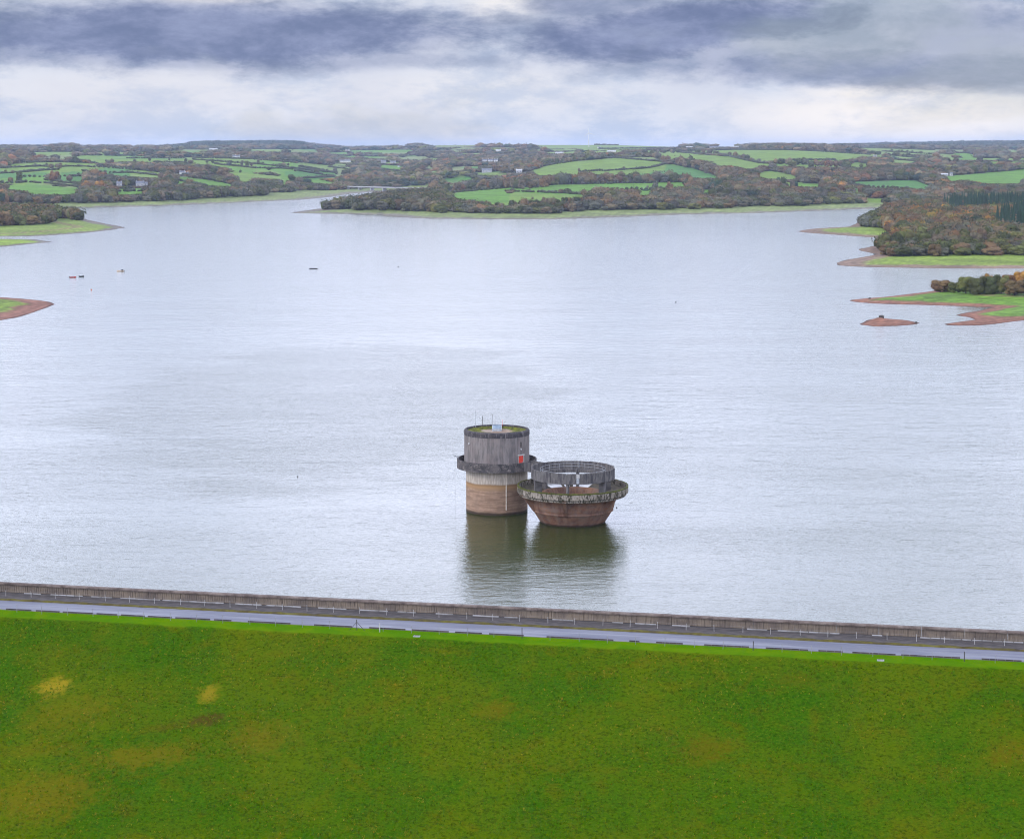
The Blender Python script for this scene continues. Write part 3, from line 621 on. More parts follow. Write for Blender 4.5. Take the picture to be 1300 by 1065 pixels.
pale = mottled('slab_pale', (0.20, 0.19, 0.18), (0.38, 0.38, 0.38), 1.6, stretch=(.4, 1, 1), bmp=0.1)
DUCT = [(-80, 20), (30, 52), (64, 105), (115, 142), (152, 203), (206, 284), (298, 332), (338, 382), (403, 440), (457, 528), (542, 575), (600, 633), (640, 657), (701, 728), (777, 791), (806, 833), (853, 876),
        (948, 1066), (1107, 1120), (1168, 1380)]
for i, (xa, xb) in enumerate(DUCT):
    s0, s1 = s_at(xa, -.5), s_at(xb, -.5)
    m_ = MB(); k_ = max(1, round((s1 - s0) / 1.2)); ln = (s1 - s0) / k_; w0 = random.uniform(.14, .24)
    for j in range(k_):
        if random.random() < 0.10: continue
        m_.box(dam(s0 + ln * (j + 0.5), -0.42 + random.uniform(-.02, .02), CREST + 0.012 + 0.05), (ln - random.uniform(0.02, 0.12), w0 * random.uniform(.8, 1.1), 0.10), YAW)
    tag(m_.build('kerb_slab', pale), 'pale concrete slabs laid along the foot of the wall', kind='structure')

postm = mottled('post_pale', (0.34, 0.33, 0.32), (0.48, 0.47, 0.45), 5.0, bmp=0)
dpost = mottled('post_dark', (0.03, 0.027, 0.025), (0.07, 0.06, 0.05), 5.0, bmp=0)
wirem = mottled('wire_grey', (0.20, 0.20, 0.20), (0.28, 0.28, 0.28), 3.0, bmp=0)
def fence(name, label, n, s0, s1, gap, hgt_, r, mats, wires, dark_at=(), brace_at=()):
    f = empty(name, dam(0, n, CREST), YAW, label, 'fence')
    k_ = int((s1 - s0) / gap)
    for i in range(k_ + 1):
        s = s0 + i * gap + random.uniform(-.1, .1); m_ = MB(); hh = hgt_ * random.uniform(.9, 1.08)
        lean = random.uniform(-.04, .04)
        isd = any(abs(s - q) < gap * .5 for q in dark_at); isb = any(abs(s - q) < gap * .5 for q in brace_at)
        rr_ = r * (1.9 if isd or isb else 1); hh = hh * (1.2 if isd or isb else 1)
        m_.tube((s, 0, 0), (s + lean, 0, hh), rr_, 6)
        if isb:
            m_.tube((s, 0, hh * .8), (s + 1.0, -0.1, 0.0), .03); m_.tube((s, 0, hh * .8), (s - 0.9, -0.1, 0.0), .03)
        m_.tube((s + lean, 0, hh), (s + lean, 0, hh + .03), rr_ * 1.25, 6)
        m_.build('post', mats[1] if isd or isb else mats[0], f)
    m_ = MB()
    for z in wires: m_.tube((s0, 0, z), (s1, 0, z), 0.006, 4)
    m_.build('wire', wirem, f)
    return f
fence('wire_fence', 'thin pale post and wire fence on the path below the wave wall', -2.3, -84, 84, 3.42, 0.80, 0.024, (postm, dpost), (0.4, 0.78))
fence('wire_fence', 'post and wire fence on the grass edge beside the road', -10.6, -82, 82, 3.42, 1.0, 0.026, (wirem, dpost), (0.35, 0.65, 0.95),
      dark_at=(s_at(964, -10.6), s_at(669, -10.6), s_at(1219, -10.6)), brace_at=(s_at(448, -10.6),))
pp = empty('marker_post', dam(s_at(482, -10.9), -10.9, CREST), 0, 'short white marker post on the grass shoulder of the dam', 'post')
m_ = MB(); m_.box((0, 0, .5), (.11, .11, 1.0)); m_.build('shaft', postm, pp, bevel=.01); m_ = MB(); m_.box((0, 0, 1.03), (.14, .14, .05)); m_.build('cap', postm, pp, bevel=.01)
for xp, yp, lb in ((529, 807, 'pale concrete chamber lid in the grass shoulder left of centre'), (1118, 838, 'pale concrete chamber lid in the grass shoulder far along to the right'), ):
    s_ = s_at(xp, -12.2); q = dam(s_, -12.2, CREST)
    cv_ = empty('chamber_cover', q, YAW, lb, 'chamber lid')
    m_ = MB(); m_.box((0, 0, .05), (.8, .55, .12)); m_.build('surround', pale, cv_, bevel=.02)
    m_ = MB(); m_.box((0, 0, .125), (.55, .35, .03)); m_.build('lid', edg, cv_, bevel=.008)

# grass blades on the slope
def grass_mesh():
    nt_, kb = 90000, 5                                           # tufts, blades in a tuft
    s = rng.uniform(-80, 80, nt_); nn = NE + 3.2 - rng.random(nt_) * 52
    den = vnoise(s, nn, 1.1, 9) * .5 + vnoise(s, nn, 3.3, 8) * .5
    k_ = rng.random(nt_) < .62 + .5 * den; s, nn, den = s[k_], nn[k_], den[k_]; nt_ = len(s)
    hT = (0.09 + 0.12 * rng.random(nt_)) * (1 + .5 * den) * np.where(nn > NE - .2, .22, 1.0)
    up = np.stack([0.045 + 0.085 * rng.random(nt_), 0.115 + 0.09 * rng.random(nt_), 0.002 + 0 * s], 1)
    dry = (rng.random(nt_) < 0.09 + 0.12 * vnoise(s, nn, 9.0, 3) - .0008 * s)[:, None]
    up = np.where(dry, np.stack([0.21 + .12 * rng.random(nt_), 0.18 + .08 * rng.random(nt_), 0.02 + 0 * s], 1), up)
    drk = (rng.random(nt_) < .20)[:, None]; up = np.where(drk, up * (.38, .45, .4), up)
    up = np.where((nn > NE - .2)[:, None], np.stack([0.08 + 0 * s, 0.20 + 0.03 * rng.random(nt_), 0.002 + 0 * s], 1), up)
    s, nn, hT = [np.repeat(a_, kb) for a_ in (s, nn, hT)]; n = len(s)
    s = s + rng.normal(0, .06, n); nn = nn + rng.normal(0, .06, n)
    X = bx_ + s * ca - nn * sa; Y = by_ + s * sa + nn * ca
    z = np.where(nn <= NE, CREST + (nn - NE) * SLOPE, CREST) + np.where(nn < NE - .6, vnoise(s, nn, 2.1, 4) * .10 + vnoise(s, nn, 7.0, 2) * .10, 0)
    hh = hT * rng.uniform(.6, 1.1, n); a = rng.uniform(0, PI, n); w = rng.uniform(.02, .055, n); lean = rng.normal(0, .08, (n, 2))
    V = np.empty((n, 3, 3), np.float32)
    V[:, 0] = np.stack([X - np.cos(a) * w, Y - np.sin(a) * w, z - .02], 1)
    V[:, 1] = np.stack([X + np.cos(a) * w, Y + np.sin(a) * w, z - .02], 1)
    V[:, 2] = np.stack([X + lean[:, 0], Y + lean[:, 1], z + hh], 1)
    return V.reshape(-1, 3), np.arange(n * 3).reshape(n, 3), np.repeat(np.repeat(up, kb, 0), 3, 0)
tintm, t, b, geo, obj = material('grass_blades', 1.0, 0.0)
at = t.new('ShaderNodeAttribute', attribute_name='tint').outputs['Color']
t.put(b.inputs['Base Color'], at)
V, Fc, cc = grass_mesh()
tag(link('grass', np_mesh('grass', V, Fc, tintm, cc)), 'rough tufted grass covering the dam slope', 'grass', kind='stuff')

# ------------------------------------------------------------------ valve tower
conc, t, b, geo, obj = material('drum_concrete', 0.9, 0.2)
an = t.new('ShaderNodeSeparateXYZ'); t.put(an.inputs[0], obj)
ang = t.m('ARCTAN2', an.outputs[1], an.outputs[0])
cyl = t.new('ShaderNodeCombineXYZ'); t.put(cyl.inputs[0], t.m('COSINE', ang)); t.put(cyl.inputs[1], t.m('SINE', ang)); t.put(cyl.inputs[2], t.m('MULTIPLY', an.outputs[2], 0.02))
streak = t.noise(cyl.outputs[0], 12, 5, 0.6); streak2 = t.noise(cyl.outputs[0], 40, 3, 0.6); bl = t.noise(obj, 0.6, 5, 0.6)
cd = t.mix(t.mr(streak, 0.40, 0.60), (0.130, 0.118, 0.112), (0.215, 0.192, 0.180))
cd = t.mix(t.m('MULTIPLY', t.mr(bl, 0.4, 0.7), 0.5), cd, (0.23, 0.185, 0.17))
cd = t.mix(t.m('MULTIPLY', t.mr(streak2, 0.5, 0.68), 0.45), cd, (0.085, 0.078, 0.078))
t.put(b.inputs['Base Color'], cd); bump(t, b, streak2, 0.35, 0.04)

def stained(name, base1, base2, stain, cut, scale=9, zs=0.04, bumpk=0.3):
    m, t, b, geo, obj = material(name, 0.92, 0.2)
    an = t.new('ShaderNodeSeparateXYZ'); t.put(an.inputs[0], obj)
    ang = t.m('ARCTAN2', an.outputs[1], an.outputs[0])
    cyl = t.new('ShaderNodeCombineXYZ'); t.put(cyl.inputs[0], t.m('COSINE', ang)); t.put(cyl.inputs[1], t.m('SINE', ang)); t.put(cyl.inputs[2], t.m('MULTIPLY', an.outputs[2], zs))
    n1 = t.noise(cyl.outputs[0], scale, 6, 0.65); n2 = t.noise(obj, 0.9, 6, 0.65); n3 = t.noise(cyl.outputs[0], scale * 4, 3, 0.6)
    c_ = t.mix(t.mr(n2, 0.35, 0.65), base1, base2)
    f_ = t.m('ADD', t.m('MULTIPLY', n1, 0.65), t.m('MULTIPLY', n3, 0.35))
    c_ = t.mix(t.mr(f_, cut, cut + 0.12), c_, stain)
    t.put(b.inputs['Base Color'], c_); bump(t, b, n2, bumpk, 0.06)
    return m
blackc = stained('blackened_concrete', (0.040, 0.037, 0.042), (0.075, 0.066, 0.066), (0.15, 0.135, 0.135), 0.52)
ringm = stained('gallery_concrete', (0.045, 0.042, 0.044), (0.115, 0.100, 0.095), (0.20, 0.175, 0.16), 0.52, 7, 0.2)
rimm = stained('bowl_rim_concrete', (0.22, 0.19, 0.15), (0.30, 0.26, 0.22), (0.045, 0.040, 0.025), 0.45, 13, 0.03)
ringw = stained('walkway_concrete', (0.105, 0.098, 0.095), (0.150, 0.138, 0.130), (0.060, 0.056, 0.060), 0.47, 7, 0.02)

lowm, t, b, geo, obj = material('shaft_concrete_stained', 0.9, 0.2)
an = t.new('ShaderNodeSeparateXYZ'); t.put(an.inputs[0], obj)
ang = t.m('ARCTAN2', an.outputs[1], an.outputs[0])
cyl = t.new('ShaderNodeCombineXYZ'); t.put(cyl.inputs[0], t.m('COSINE', ang)); t.put(cyl.inputs[1], t.m('SINE', ang)); t.put(cyl.inputs[2], t.m('MULTIPLY', an.outputs[2], 1.6))
bandn = t.noise(cyl.outputs[0], 1.1, 6, 0.7); vs_ = t.noise(t.map(cyl.outputs[0], (1, 1, .02)), 16, 4, 0.6); bl = t.noise(obj, 0.8, 5, 0.65)
zz = t.m('ADD', an.outputs[2], t.m('MULTIPLY', t.m('SUBTRACT', t.noise(t.map(cyl.outputs[0], (1, 1, .1)), 2.2, 4, .6), 0.5), 0.5))
brown = t.mix(t.mr(bandn, 0.36, 0.64), (0.20, 0.122, 0.080), (0.35, 0.235, 0.160))
brown = t.mix(t.m('MULTIPLY', t.mr(bl, 0.4, 0.65), 0.5), brown, (0.18, 0.12, 0.085))
ora = t.mix(t.mr(zz, 4.2, 5.4), brown, (0.32, 0.195, 0.095))
top = t.mix(t.mr(vs_, 0.42, 0.62), (0.33, 0.285, 0.235), (0.46, 0.40, 0.33))
cl = t.mix(t.mr(zz, 5.55, 5.75), ora, top)
cl = t.mix(t.m('MULTIPLY', t.mr(zz, 5.25, 5.5), t.mr(zz, 5.9, 5.65, 0.0, 0.45)), cl, (0.16, 0.09, 0.045))
cl = t.mix(t.mr(zz, 0.7, 0.25), cl, (0.045, 0.030, 0.020))
t.put(b.inputs['Base Color'], cl); bump(t, b, vs_, 0.25, 0.04)

TWY = H / float(tan_dep(654.7)) + 5.72
TWX = (630.8 - CX) / F * (TWY * CP + H * SP)
VT = (TWX, TWY)
tower = empty('valve_tower', (TWX, TWY, 0), 0, 'round concrete valve tower with mossy roof and red door standing in the lake', 'tower')
m_ = MB(); m_.lathe([(5.72, -6), (5.72, 8.25), (0, 8.25)], 96); m_.build('shaft', lowm, tower, smooth=False)
m_ = MB(); m_.lathe([(5.73, 7.95), (6.3, 8.12), (7.4, 8.12), (7.4, 9.82), (7.17, 9.82), (7.17, 8.55), (5.9, 8.55)], 96); m_.build('gallery', ringm, tower)
m_ = MB(); m_.lathe([(6.05, 8.3), (6.05, 14.32), (5.9, 14.32)], 96); m_.build('drum', conc, tower)
m_ = MB(); m_.lathe([(6.0, 14.32), (6.09, 14.34), (6.09, 15.05), (5.92, 15.3), (5.62, 15.34), (5.62, 14.7)], 96); m_.build('roof_band', blackc, tower)
mossr, t, b, geo, obj = material('mossy_roof', 0.95, 0.1)
an = t.new('ShaderNodeSeparateXYZ'); t.put(an.inputs[0], obj)
rad = t.m('SQRT', t.m('ADD', t.m('MULTIPLY', an.outputs[0], an.outputs[0]), t.m('MULTIPLY', an.outputs[1], an.outputs[1])))
nm = t.noise(obj, 0.9, 6, 0.7); rn = t.m('ADD', rad, t.m('MULTIPLY', t.m('SUBTRACT', nm, 0.5), 3.5))
cr = t.mix(t.mr(t.noise(obj, 0.5, 4, .6), 0.4, 0.6), (0.24, 0.17, 0.12), (0.33, 0.27, 0.22))
cr = t.mix(t.mr(rn, 2.5, 3.3), cr, t.mix(t.mr(t.noise(obj, 1.6, 5, .7), .42, .6), (0.05, 0.055, 0.012), (0.15, 0.16, 0.012))); cr = t.mix(t.mr(nm, 0.60, 0.68), cr, (0.05, 0.04, 0.025))
t.put(b.inputs['Base Color'], cr); bump(t, b, nm, 0.8, 0.15)
m_ = MB(); m_.lathe([(5.63, 15.0), (5.2, 15.06), (4.6, 15.02), (4.1, 14.9), (0, 14.9)], 96); m_.build('roof', mossr, tower, smooth=True)
steel = mottled('galvanised_steel', (0.26, 0.28, 0.30), (0.40, 0.42, 0.44), 3.0, 0.5, bmp=0)
bluem = mottled('skylight_blue', (0.08, 0.13, 0.18), (0.20, 0.27, 0.33), 1.2, 0.6, bmp=0)
m_ = MB(); m_.box((0.0, 2.4, 15.1), (1.8, 5.4, 0.44)); hb = m_.build('hatch', steel, tower, bevel=.03)
m_ = MB()
for i in range(5): m_.box((0.0, .25 + i * 1.05, 15.34), (1.55, 0.9, 0.06))
m_.build('hatch_lid', bluem, hb, bevel=.01)
redm = mottled('door_red', (0.52, 0.035, 0.02), (0.62, 0.06, 0.035), 3.0, 0.5, bmp=0)
framem = mottled('frame_concrete', (0.36, 0.35, 0.32), (0.44, 0.43, 0.40), 2.0)
AD = math.radians(-90 + 47)
def at_drum(m, ang, r, z, size):
    m.box((r * math.cos(ang), r * math.sin(ang), z), size, ang + PI / 2)
m_ = MB(); at_drum(m_, AD, 6.07, 9.75, (1.15, 0.12, 2.30)); dr = m_.build('door', redm, tower)
m_ = MB(); h_ = AD + 0.07; at_drum(m_, h_, 6.17, 9.7, (0.05, 0.08, 0.18)); m_.build('handle', steel, dr)
m_ = MB(); at_drum(m_, AD, 6.12, 11.04, (1.6, 0.30, 0.20)); at_drum(m_, AD - .115, 6.07, 9.78, (0.10, 0.18, 2.4)); at_drum(m_, AD + .115, 6.07, 9.78, (0.10, 0.18, 2.4)); m_.build('door_frame', framem, tower)
m_ = MB(); at_drum(m_, AD, 6.12, 12.1, (.22, .2, .3)); m_.build('lamp', postm, tower, bevel=.02)
m_ = MB(); at_drum(m_, AD, 6.10, 13.0, (.12, .2, .9)); m_.build('sign_plate', dpost, tower)
m_ = MB(); at_drum(m_, math.radians(-90 - 56), 6.12, 13.05, (.30, .2, .36)); m_.build('lamp', postm, tower, bevel=.02)
AP = math.radians(-90 + 17.8)
m_ = MB(); m_.tube((5.80 * math.cos(AP), 5.80 * math.sin(AP), 1.0), (5.80 * math.cos(AP), 5.80 * math.sin(AP), 7.95), 0.10, 8)
m_.build('pipe', mottled('pipe_white', (0.50, 0.42, 0.33), (0.66, 0.60, 0.52), 2.5, bmp=0), tower)
# aerials and handrail on the roof
def roof_at(xp, r):                                              # angle on the far half of a circle that shows at column xp
    return math.acos(max(-1, min(1, (xp - 630.8) * 0.1457 / r)))
for xp, r, hh, rr_, m__ in ((603.5, 5.4, 3.2, .035, steel), (612.5, 5.2, 2.0, .06, dpost), (624.7, 4.6, 2.4, .05, wirem), (649, 5.4, 1.5, .025, steel), (665.5, 5.5, 1.2, .025, steel), (638, 5.4, 1.2, .022, redm)):
    a = roof_at(xp, r); m_ = MB(); p_ = (r * math.cos(a), r * math.sin(a), 15.1)
    m_.tube(p_, (p_[0], p_[1], 15.1 + hh), rr_, 6)
    if hh > 2.1: m_.tube((p_[0] - .25, p_[1], 15.1 + hh * .93), (p_[0] + .25, p_[1], 15.1 + hh * .93), .02, 5)
    m_.build('aerial', m__, tower)
m_ = MB()
for i in range(24):
    a0, a1 = 2 * PI * i / 24, 2 * PI * (i + 1) / 24
    if 0.02 < (i / 24) < 0.48:
        p0 = (5.75 * math.cos(a0), 5.75 * math.sin(a0)); p1 = (5.75 * math.cos(a1), 5.75 * math.sin(a1))
        for z in (15.75, 16.25): m_.tube((*p0, z), (*p1, z), .012, 4)
        m_.tube((*p0, 15.2), (*p0, 16.25), .018, 4)
m_.build('handrail', wirem, tower)
# davit at the left of the gallery and its gauge line down to the water
dv = empty('davit', (TWX - 7.25, TWY - 0.6, 9.82), 0, 'small grey davit on the left edge of the tower gallery with line to the water', 'davit')
m_ = MB(); m_.tube((0.1, 0, -.1), (0.1, 0, .55), .05); m_.tube((0.1, 0, .5), (-.55, 0, .62), .045); m_.tube((-.1, 0, .15), (-.35, 0, .58), .03); m_.build('arm', steel, dv)
m_ = MB(); m_.tube((-.5, 0, .6), (-.5, 0, -9.8), .018, 5); m_.build('line', wirem, dv)
m_ = MB(); m_.tube((-.58, .08, .5), (-.42, -.08, .5), .13, 10); m_.build('pulley', steel, dv)

# ------------------------------------------------------------------ bellmouth spillway bowl
BWY = H / float(tan_dep(669.4)) + 5.85
BWX = (727 - CX) / F * (BWY * CP + (H - 3) * SP)
bowl = empty('spillway_bowl', (BWX, BWY, 0), 0, 'wide rust-brown concrete spillway bowl with streaked rim beside the valve tower', 'spillway')
bm_, t, b, geo, obj = material('bowl_concrete_stained', 0.9, 0.2)
an = t.new('ShaderNodeSeparateXYZ'); t.put(an.inputs[0], obj)
ang = t.m('ARCTAN2', an.outputs[1], an.outputs[0])
cyl = t.new('ShaderNodeCombineXYZ'); t.put(cyl.inputs[0], t.m('COSINE', ang)); t.put(cyl.inputs[1], t.m('SINE', ang)); t.put(cyl.inputs[2], t.m('MULTIPLY', an.outputs[2], 0.06))
s1_ = t.noise(cyl.outputs[0], 5, 6, 0.65); s2_ = t.noise(obj, 0.8, 6, 0.65); s3_ = t.noise(t.map(obj, (0.3, 0.3, 2.2)), 1.2, 4, 0.6)
cb = t.mix(t.mr(s1_, 0.38, 0.62), (0.115, 0.060, 0.042), (0.205, 0.115, 0.075))
cb = t.mix(t.m('MULTIPLY', t.mr(s2_, 0.42, 0.62), 0.6), cb, (0.17, 0.125, 0.10))
cb = t.mix(t.m('MULTIPLY', t.mr(s3_, 0.5, 0.62), 0.4), cb, (0.24, 0.10, 0.045))
cb = t.mix(t.mr(t.m('ADD', an.outputs[2], t.m('MULTIPLY', s2_, .5)), 0.75, 0.4), cb, (0.045, 0.025, 0.018))
t.put(b.inputs['Base Color'], cb); bump(t, b, s2_, 0.35, 0.05)
A0 = math.radians(-90 - 10.6)
m_ = MB(); m_.lathe([(4.2, -6), (4.2, -1.6), (5.85, 0.0), (7.25, 2.25), (7.55, 3.0), (7.95, 5.15), (9.0, 5.35)], 24, A0, A0 + 2 * PI); m_.build('funnel', bm_, bowl)
m_ = MB(); m_.lathe([(7.3, 2.15), (7.42, 2.2), (7.42, 2.42), (7.36, 2.48)], 24, A0, A0 + 2 * PI); m_.build('band', bm_, bowl)
m_ = MB(); m_.lathe([(7.9, 5.12), (9.7, 5.32), (10.02, 5.5), (10.02, 6.48), (9.95, 6.66), (9.72, 6.66), (9.66, 6.5), (9.66, 5.0), (5.3, 5.0)], 48, A0, A0 + 2 * PI); m_.build('rim', rimm, bowl)
mossl = mottled('moss_dark', (0.04, 0.045, 0.006), (0.09, 0.095, 0.010), 1.6, bmp=.8)
m_ = MB()
for i in range(144):
    a0 = 2 * PI * i / 144; a1 = 2 * PI * (i + 1) / 144
    h0 = 6.665 + 0.05 * (1 + math.sin(i * 1.7) * math.sin(i * .31)); r0 = 10.03 + .02 * math.sin(i * 2.1)
    h1 = 6.665 + 0.05 * (1 + math.sin((i + 1) % 144 * 1.7) * math.sin((i + 1) % 144 * .31)); r1 = 10.03 + .02 * math.sin((i + 1) % 144 * 2.1)
    P = [(r0, 6.50), (r0, h0), (9.68, h0)]; Q = [(r1, 6.50), (r1, h1), (9.68, h1)]
    vs = [(r * math.cos(a0), r * math.sin(a0), z) for r, z in P] + [(r * math.cos(a1), r * math.sin(a1), z) for r, z in Q]
    m_.add(vs, [(0, 3, 4, 1), (1, 4, 5, 2)])
m_.build('moss', mossl, bowl)
for i in range(6):
    a = A0 + i * PI / 3; c_, s_ = math.cos(a), math.sin(a); m_ = MB(); w = 0.30
    pr = [(7.0, 1.9), (7.45, 2.2), (9.75, 5.25), (9.75, 5.34), (7.7, 5.30)]
    vs = []
    for sg_ in (-w, w): vs += [(r * c_ - sg_ * s_, r * s_ + sg_ * c_, z) for r, z in pr]
    m_.add(vs, [(0, 1, 2, 3, 4), (9, 8, 7, 6, 5)] + [(k, (k + 1) % 5, 5 + (k + 1) % 5, 5 + k) for k in range(5)])
    m_.build('rib', bm_, bowl)
# inner weir and the water lying in the trough
m_ = MB(); m_.lathe([(5.55, 4.9), (5.55, 5.42), (5.05, 5.42), (4.7, 4.8), (4.2, 3.6), (3.4, 1.5), (3.0, -5)], 48, A0, A0 + 2 * PI); m_.build('weir', bm_, bowl)
wetc = mottled('wet_pale_concrete', (0.40, 0.40, 0.38), (0.55, 0.55, 0.54), 0.9, 0.12, bmp=0.05, spec=1.0)
silt = mottled('trough_silt', (0.045, 0.04, 0.03), (0.11, 0.09, 0.06), 1.4, 0.9)
m_ = MB(); m_.lathe([(9.66, 5.85), (5.54, 5.10)], 96); m_.build('trough_floor', silt, bowl)
for a0_, a1_ in ((62, 88), (93, 101), (105, 126)):
    m_ = MB(); m_.lathe([(9.55, 5.85), (5.56, 5.125)], 16, math.radians(a0_), math.radians(a1_)); m_.build('wet_patch', wetc, bowl)
# piers and the ring walkway above
for i in range(6):
    a = A0 + i * PI / 3 + 0.02; m_ = MB()
    m_.box((6.72 * math.cos(a), 6.72 * math.sin(a), 6.55), (1.35, 0.55 if i % 3 else 0.42, 2.95), a); m_.build('pier', ringw, bowl)
m_ = MB(); m_.lathe([(5.8, 8.02), (7.42, 8.02), (7.42, 8.58), (5.8, 8.62)], 16, A0, A0 + 2 * PI, loop=True); m_.build('deck', ringw, bowl)
for i in range(16):
    if i == 15: continue
    a0 = A0 + 2 * PI * i / 16 + 0.004; a1 = A0 + 2 * PI * (i + 1) / 16 - 0.004
    m_ = MB(); m_.lathe([(7.43, 8.0), (7.63, 8.0), (7.63, 9.88), (7.43, 9.88)], 1, a0, a1, loop=True)
    m_.build('parapet_panel', ringw, bowl)
a0 = A0 + 2 * PI * 15 / 16
for f0, f1 in ((0.004, 0.389),):
    m_ = MB(); m_.lathe([(7.43, 8.0), (7.63, 8.0), (7.63, 9.88), (7.43, 9.88)], 1, a0 + f0, a0 + f1, loop=True); m_.build('parapet_panel', ringw, bowl)
m_ = MB()
for i in range(48):
    a0, a1 = 2 * PI * i / 48, 2 * PI * (i + 1) / 48
    for z in (9.15, 9.7): m_.tube((5.86 * math.cos(a0), 5.86 * math.sin(a0), z), (5.86 * math.cos(a1), 5.86 * math.sin(a1), z), .022, 5)
    if i % 3 == 0: m_.tube((5.86 * math.cos(a0), 5.86 * math.sin(a0), 8.6), (5.86 * math.cos(a0), 5.86 * math.sin(a0), 9.7), .022, 5)
m_.build('handrail', steel, bowl)
for xp in (708.5, 735.3, 760.7):
    a = math.acos((xp - 727) * .1425 / 7.3); m_ = MB(); m_.box((7.36 * math.cos(a), 7.36 * math.sin(a), 9.3), (.09, .09, 1.5), a); m_.build('post', postm, bowl)
m_ = MB(); a = math.radians(-90 + 5.0)
sg_ = empty('notice_board', (BWX + 7.72 * math.cos(a), BWY + 7.72 * math.sin(a), 9.45), a + PI / 2, 'small white notice board on the front of the bowl walkway', 'sign')
m_ = MB(); m_.box((0, -0.06, 0.05), (.58, .05, .66)); m_.build('board', postm, sg_)
m_ = MB(); m_.box((0, 0.0, -0.55), (.5, .06, 1.5)); m_.build('bracket', steel, sg_)

# footbridge joining the tower gallery and the bowl walkway
dxb, dyb = BWX - TWX, BWY - TWY; L = math.hypot(dxb, dyb); ab = math.atan2(dyb, dxb)
fb = empty('footbridge', (TWX + dxb / L * 7.3, TWY + dyb / L * 7.3, 8.3), ab, 'short concrete footbridge joining tower gallery and bowl walkway', 'bridge')
LB = L - 7.3 - 7.5
m_ = MB(); m_.box((LB / 2, 0, 0.1), (LB, 2.0, 0.4)); m_.build('deck', ringw, fb)
for sgn in (-1, 1):
    m_ = MB(); m_.box((LB / 2, sgn * 1.08, 0.75), (LB + .3, 0.15, 1.7)); m_.build('parapet', ringw, fb)

# ------------------------------------------------------------------ buoys, boats
def at_water(xp, yp): X, Y = ground(xp, yp); return float(X), float(Y)
orange = mottled('buoy_orange', (0.55, 0.12, 0.03), (0.65, 0.18, 0.05), 3.0, .5, bmp=0)
darkp = mottled('buoy_dark', (0.02, 0.02, 0.025), (0.05, 0.05, 0.055), 3.0, .5, bmp=0)
for xp, yp, rr_, m__, lb in ((505.5, 339, .35, darkp, 'small dark buoy alone in open water right of the moored pontoon'), (858, 384, .28, darkp, 'tiny dark buoy in open water beyond the bowl to its right'),
                             (783, 644.5, .13, darkp, 'tiny dark float on the water just right of the spillway bowl'), (378, 605, .13, darkp, 'tiny dark float on open water far left of the tower'),
                             (116, 368.5, .35, orange, 'tiny float nearest the moored boats on the left')):
    X, Y = at_water(xp, yp); e = empty('buoy', (X, Y, 0), 0, lb, 'buoy')
    m_ = MB(); m_.lathe([(0, -.3 * rr_), (rr_ * .9, 0), (rr_, rr_ * .5), (rr_ * .8, rr_ * 1.0), (rr_ * .25, rr_ * 1.4), (0, rr_ * 1.4)], 12); m_.build('float', m__, e, smooth=True)
    m_ = MB(); m_.tube((0, 0, rr_ * 1.3), (0, 0, rr_ * 2.1), rr_ * .12); m_.build('mast', steel, e)
def boat(xp, yp, L_, rz, hull, inside_m, label, cabin=False):
    X, Y = at_water(xp, yp); e = empty('rowing_boat', (X, Y, 0), rz, label, 'boat', 'small boats moored on the lake')
    m_ = MB(); st = []; nS = 11
    for i in range(nS):
        u_ = i / (nS - 1); wd = L_ * 0.19 * (math.sin(PI * min(1, (u_ * .82 + .28))) ** .7 if u_ < 1 else 0.02); wd = max(wd, .02)
        sheer = .45 + .25 * u_ ** 2; x = (u_ - .5) * L_
        st.append([(x, -wd, sheer), (x, -wd * .85, .12), (x, -wd * .35, -.15), (x, wd * .35, -.15), (x, wd * .85, .12), (x, wd, sheer)])
    vs = [p for r_ in st for p in r_]; fs = [(i * 6 + j, (i + 1) * 6 + j, (i + 1) * 6 + j + 1, i * 6 + j + 1) for i in range(nS - 1) for j in range(5)]
    fs.append(tuple(range(6))); m_.add(vs, fs); m_.build('hull', hull, e)
    for u_ in (.25, .55):
        m_ = MB(); m_.box(((u_ - .5) * L_, 0, .33), (.28, L_ * .30, .05)); m_.build('seat', inside_m, e)
    m_ = MB(); m_.box((-.5 * L_ - .1, 0, .45), (.28, .25, .55)); m_.box((-.5 * L_ - .14, 0, .05), (.12, .1, .5)); m_.build('outboard_motor', darkp, e)
    if cabin:
        m_ = MB(); m_.box((-.25 * L_, 0, .75), (L_ * .24, L_ * .24, .8)); m_.build('cabin', darkp, e, bevel=.05)
redb = mottled('boat_red', (0.40, 0.05, 0.045), (0.50, 0.08, 0.06), 2, .5, bmp=0)
whb = mottled('boat_cream', (0.62, 0.45, 0.32), (0.70, 0.55, 0.42), 2, .5, bmp=0)
boat(92.5, 352.6, 3.3, .2, redb, whb, 'red open boat at the left end of the moored pair')
boat(103.7, 351.6, 2.4, .3, darkp, postm, 'dark open boat just right of the red one')
boat(153, 344.8, 3.9, PI + .1, whb, postm, 'pale cabin boat moored farther out than the red and dark boats', True)
X, Y = at_water(398, 341.5); e = empty('pontoon', (X, Y, 0), 0, 'flat dark pontoon floating alone on the far left half of the lake', 'pontoon')
m_ = MB(); m_.box((0, 0, .25), (4.4, 2.4, .3)); m_.build('platform', darkp, e, bevel=.04)
for sx_ in (-1, 1):
    m_ = MB(); m_.tube((-2.2, sx_ * .8, .02), (2.2, sx_ * .8, .02), .22, 8); m_.build('float', dpost, e)
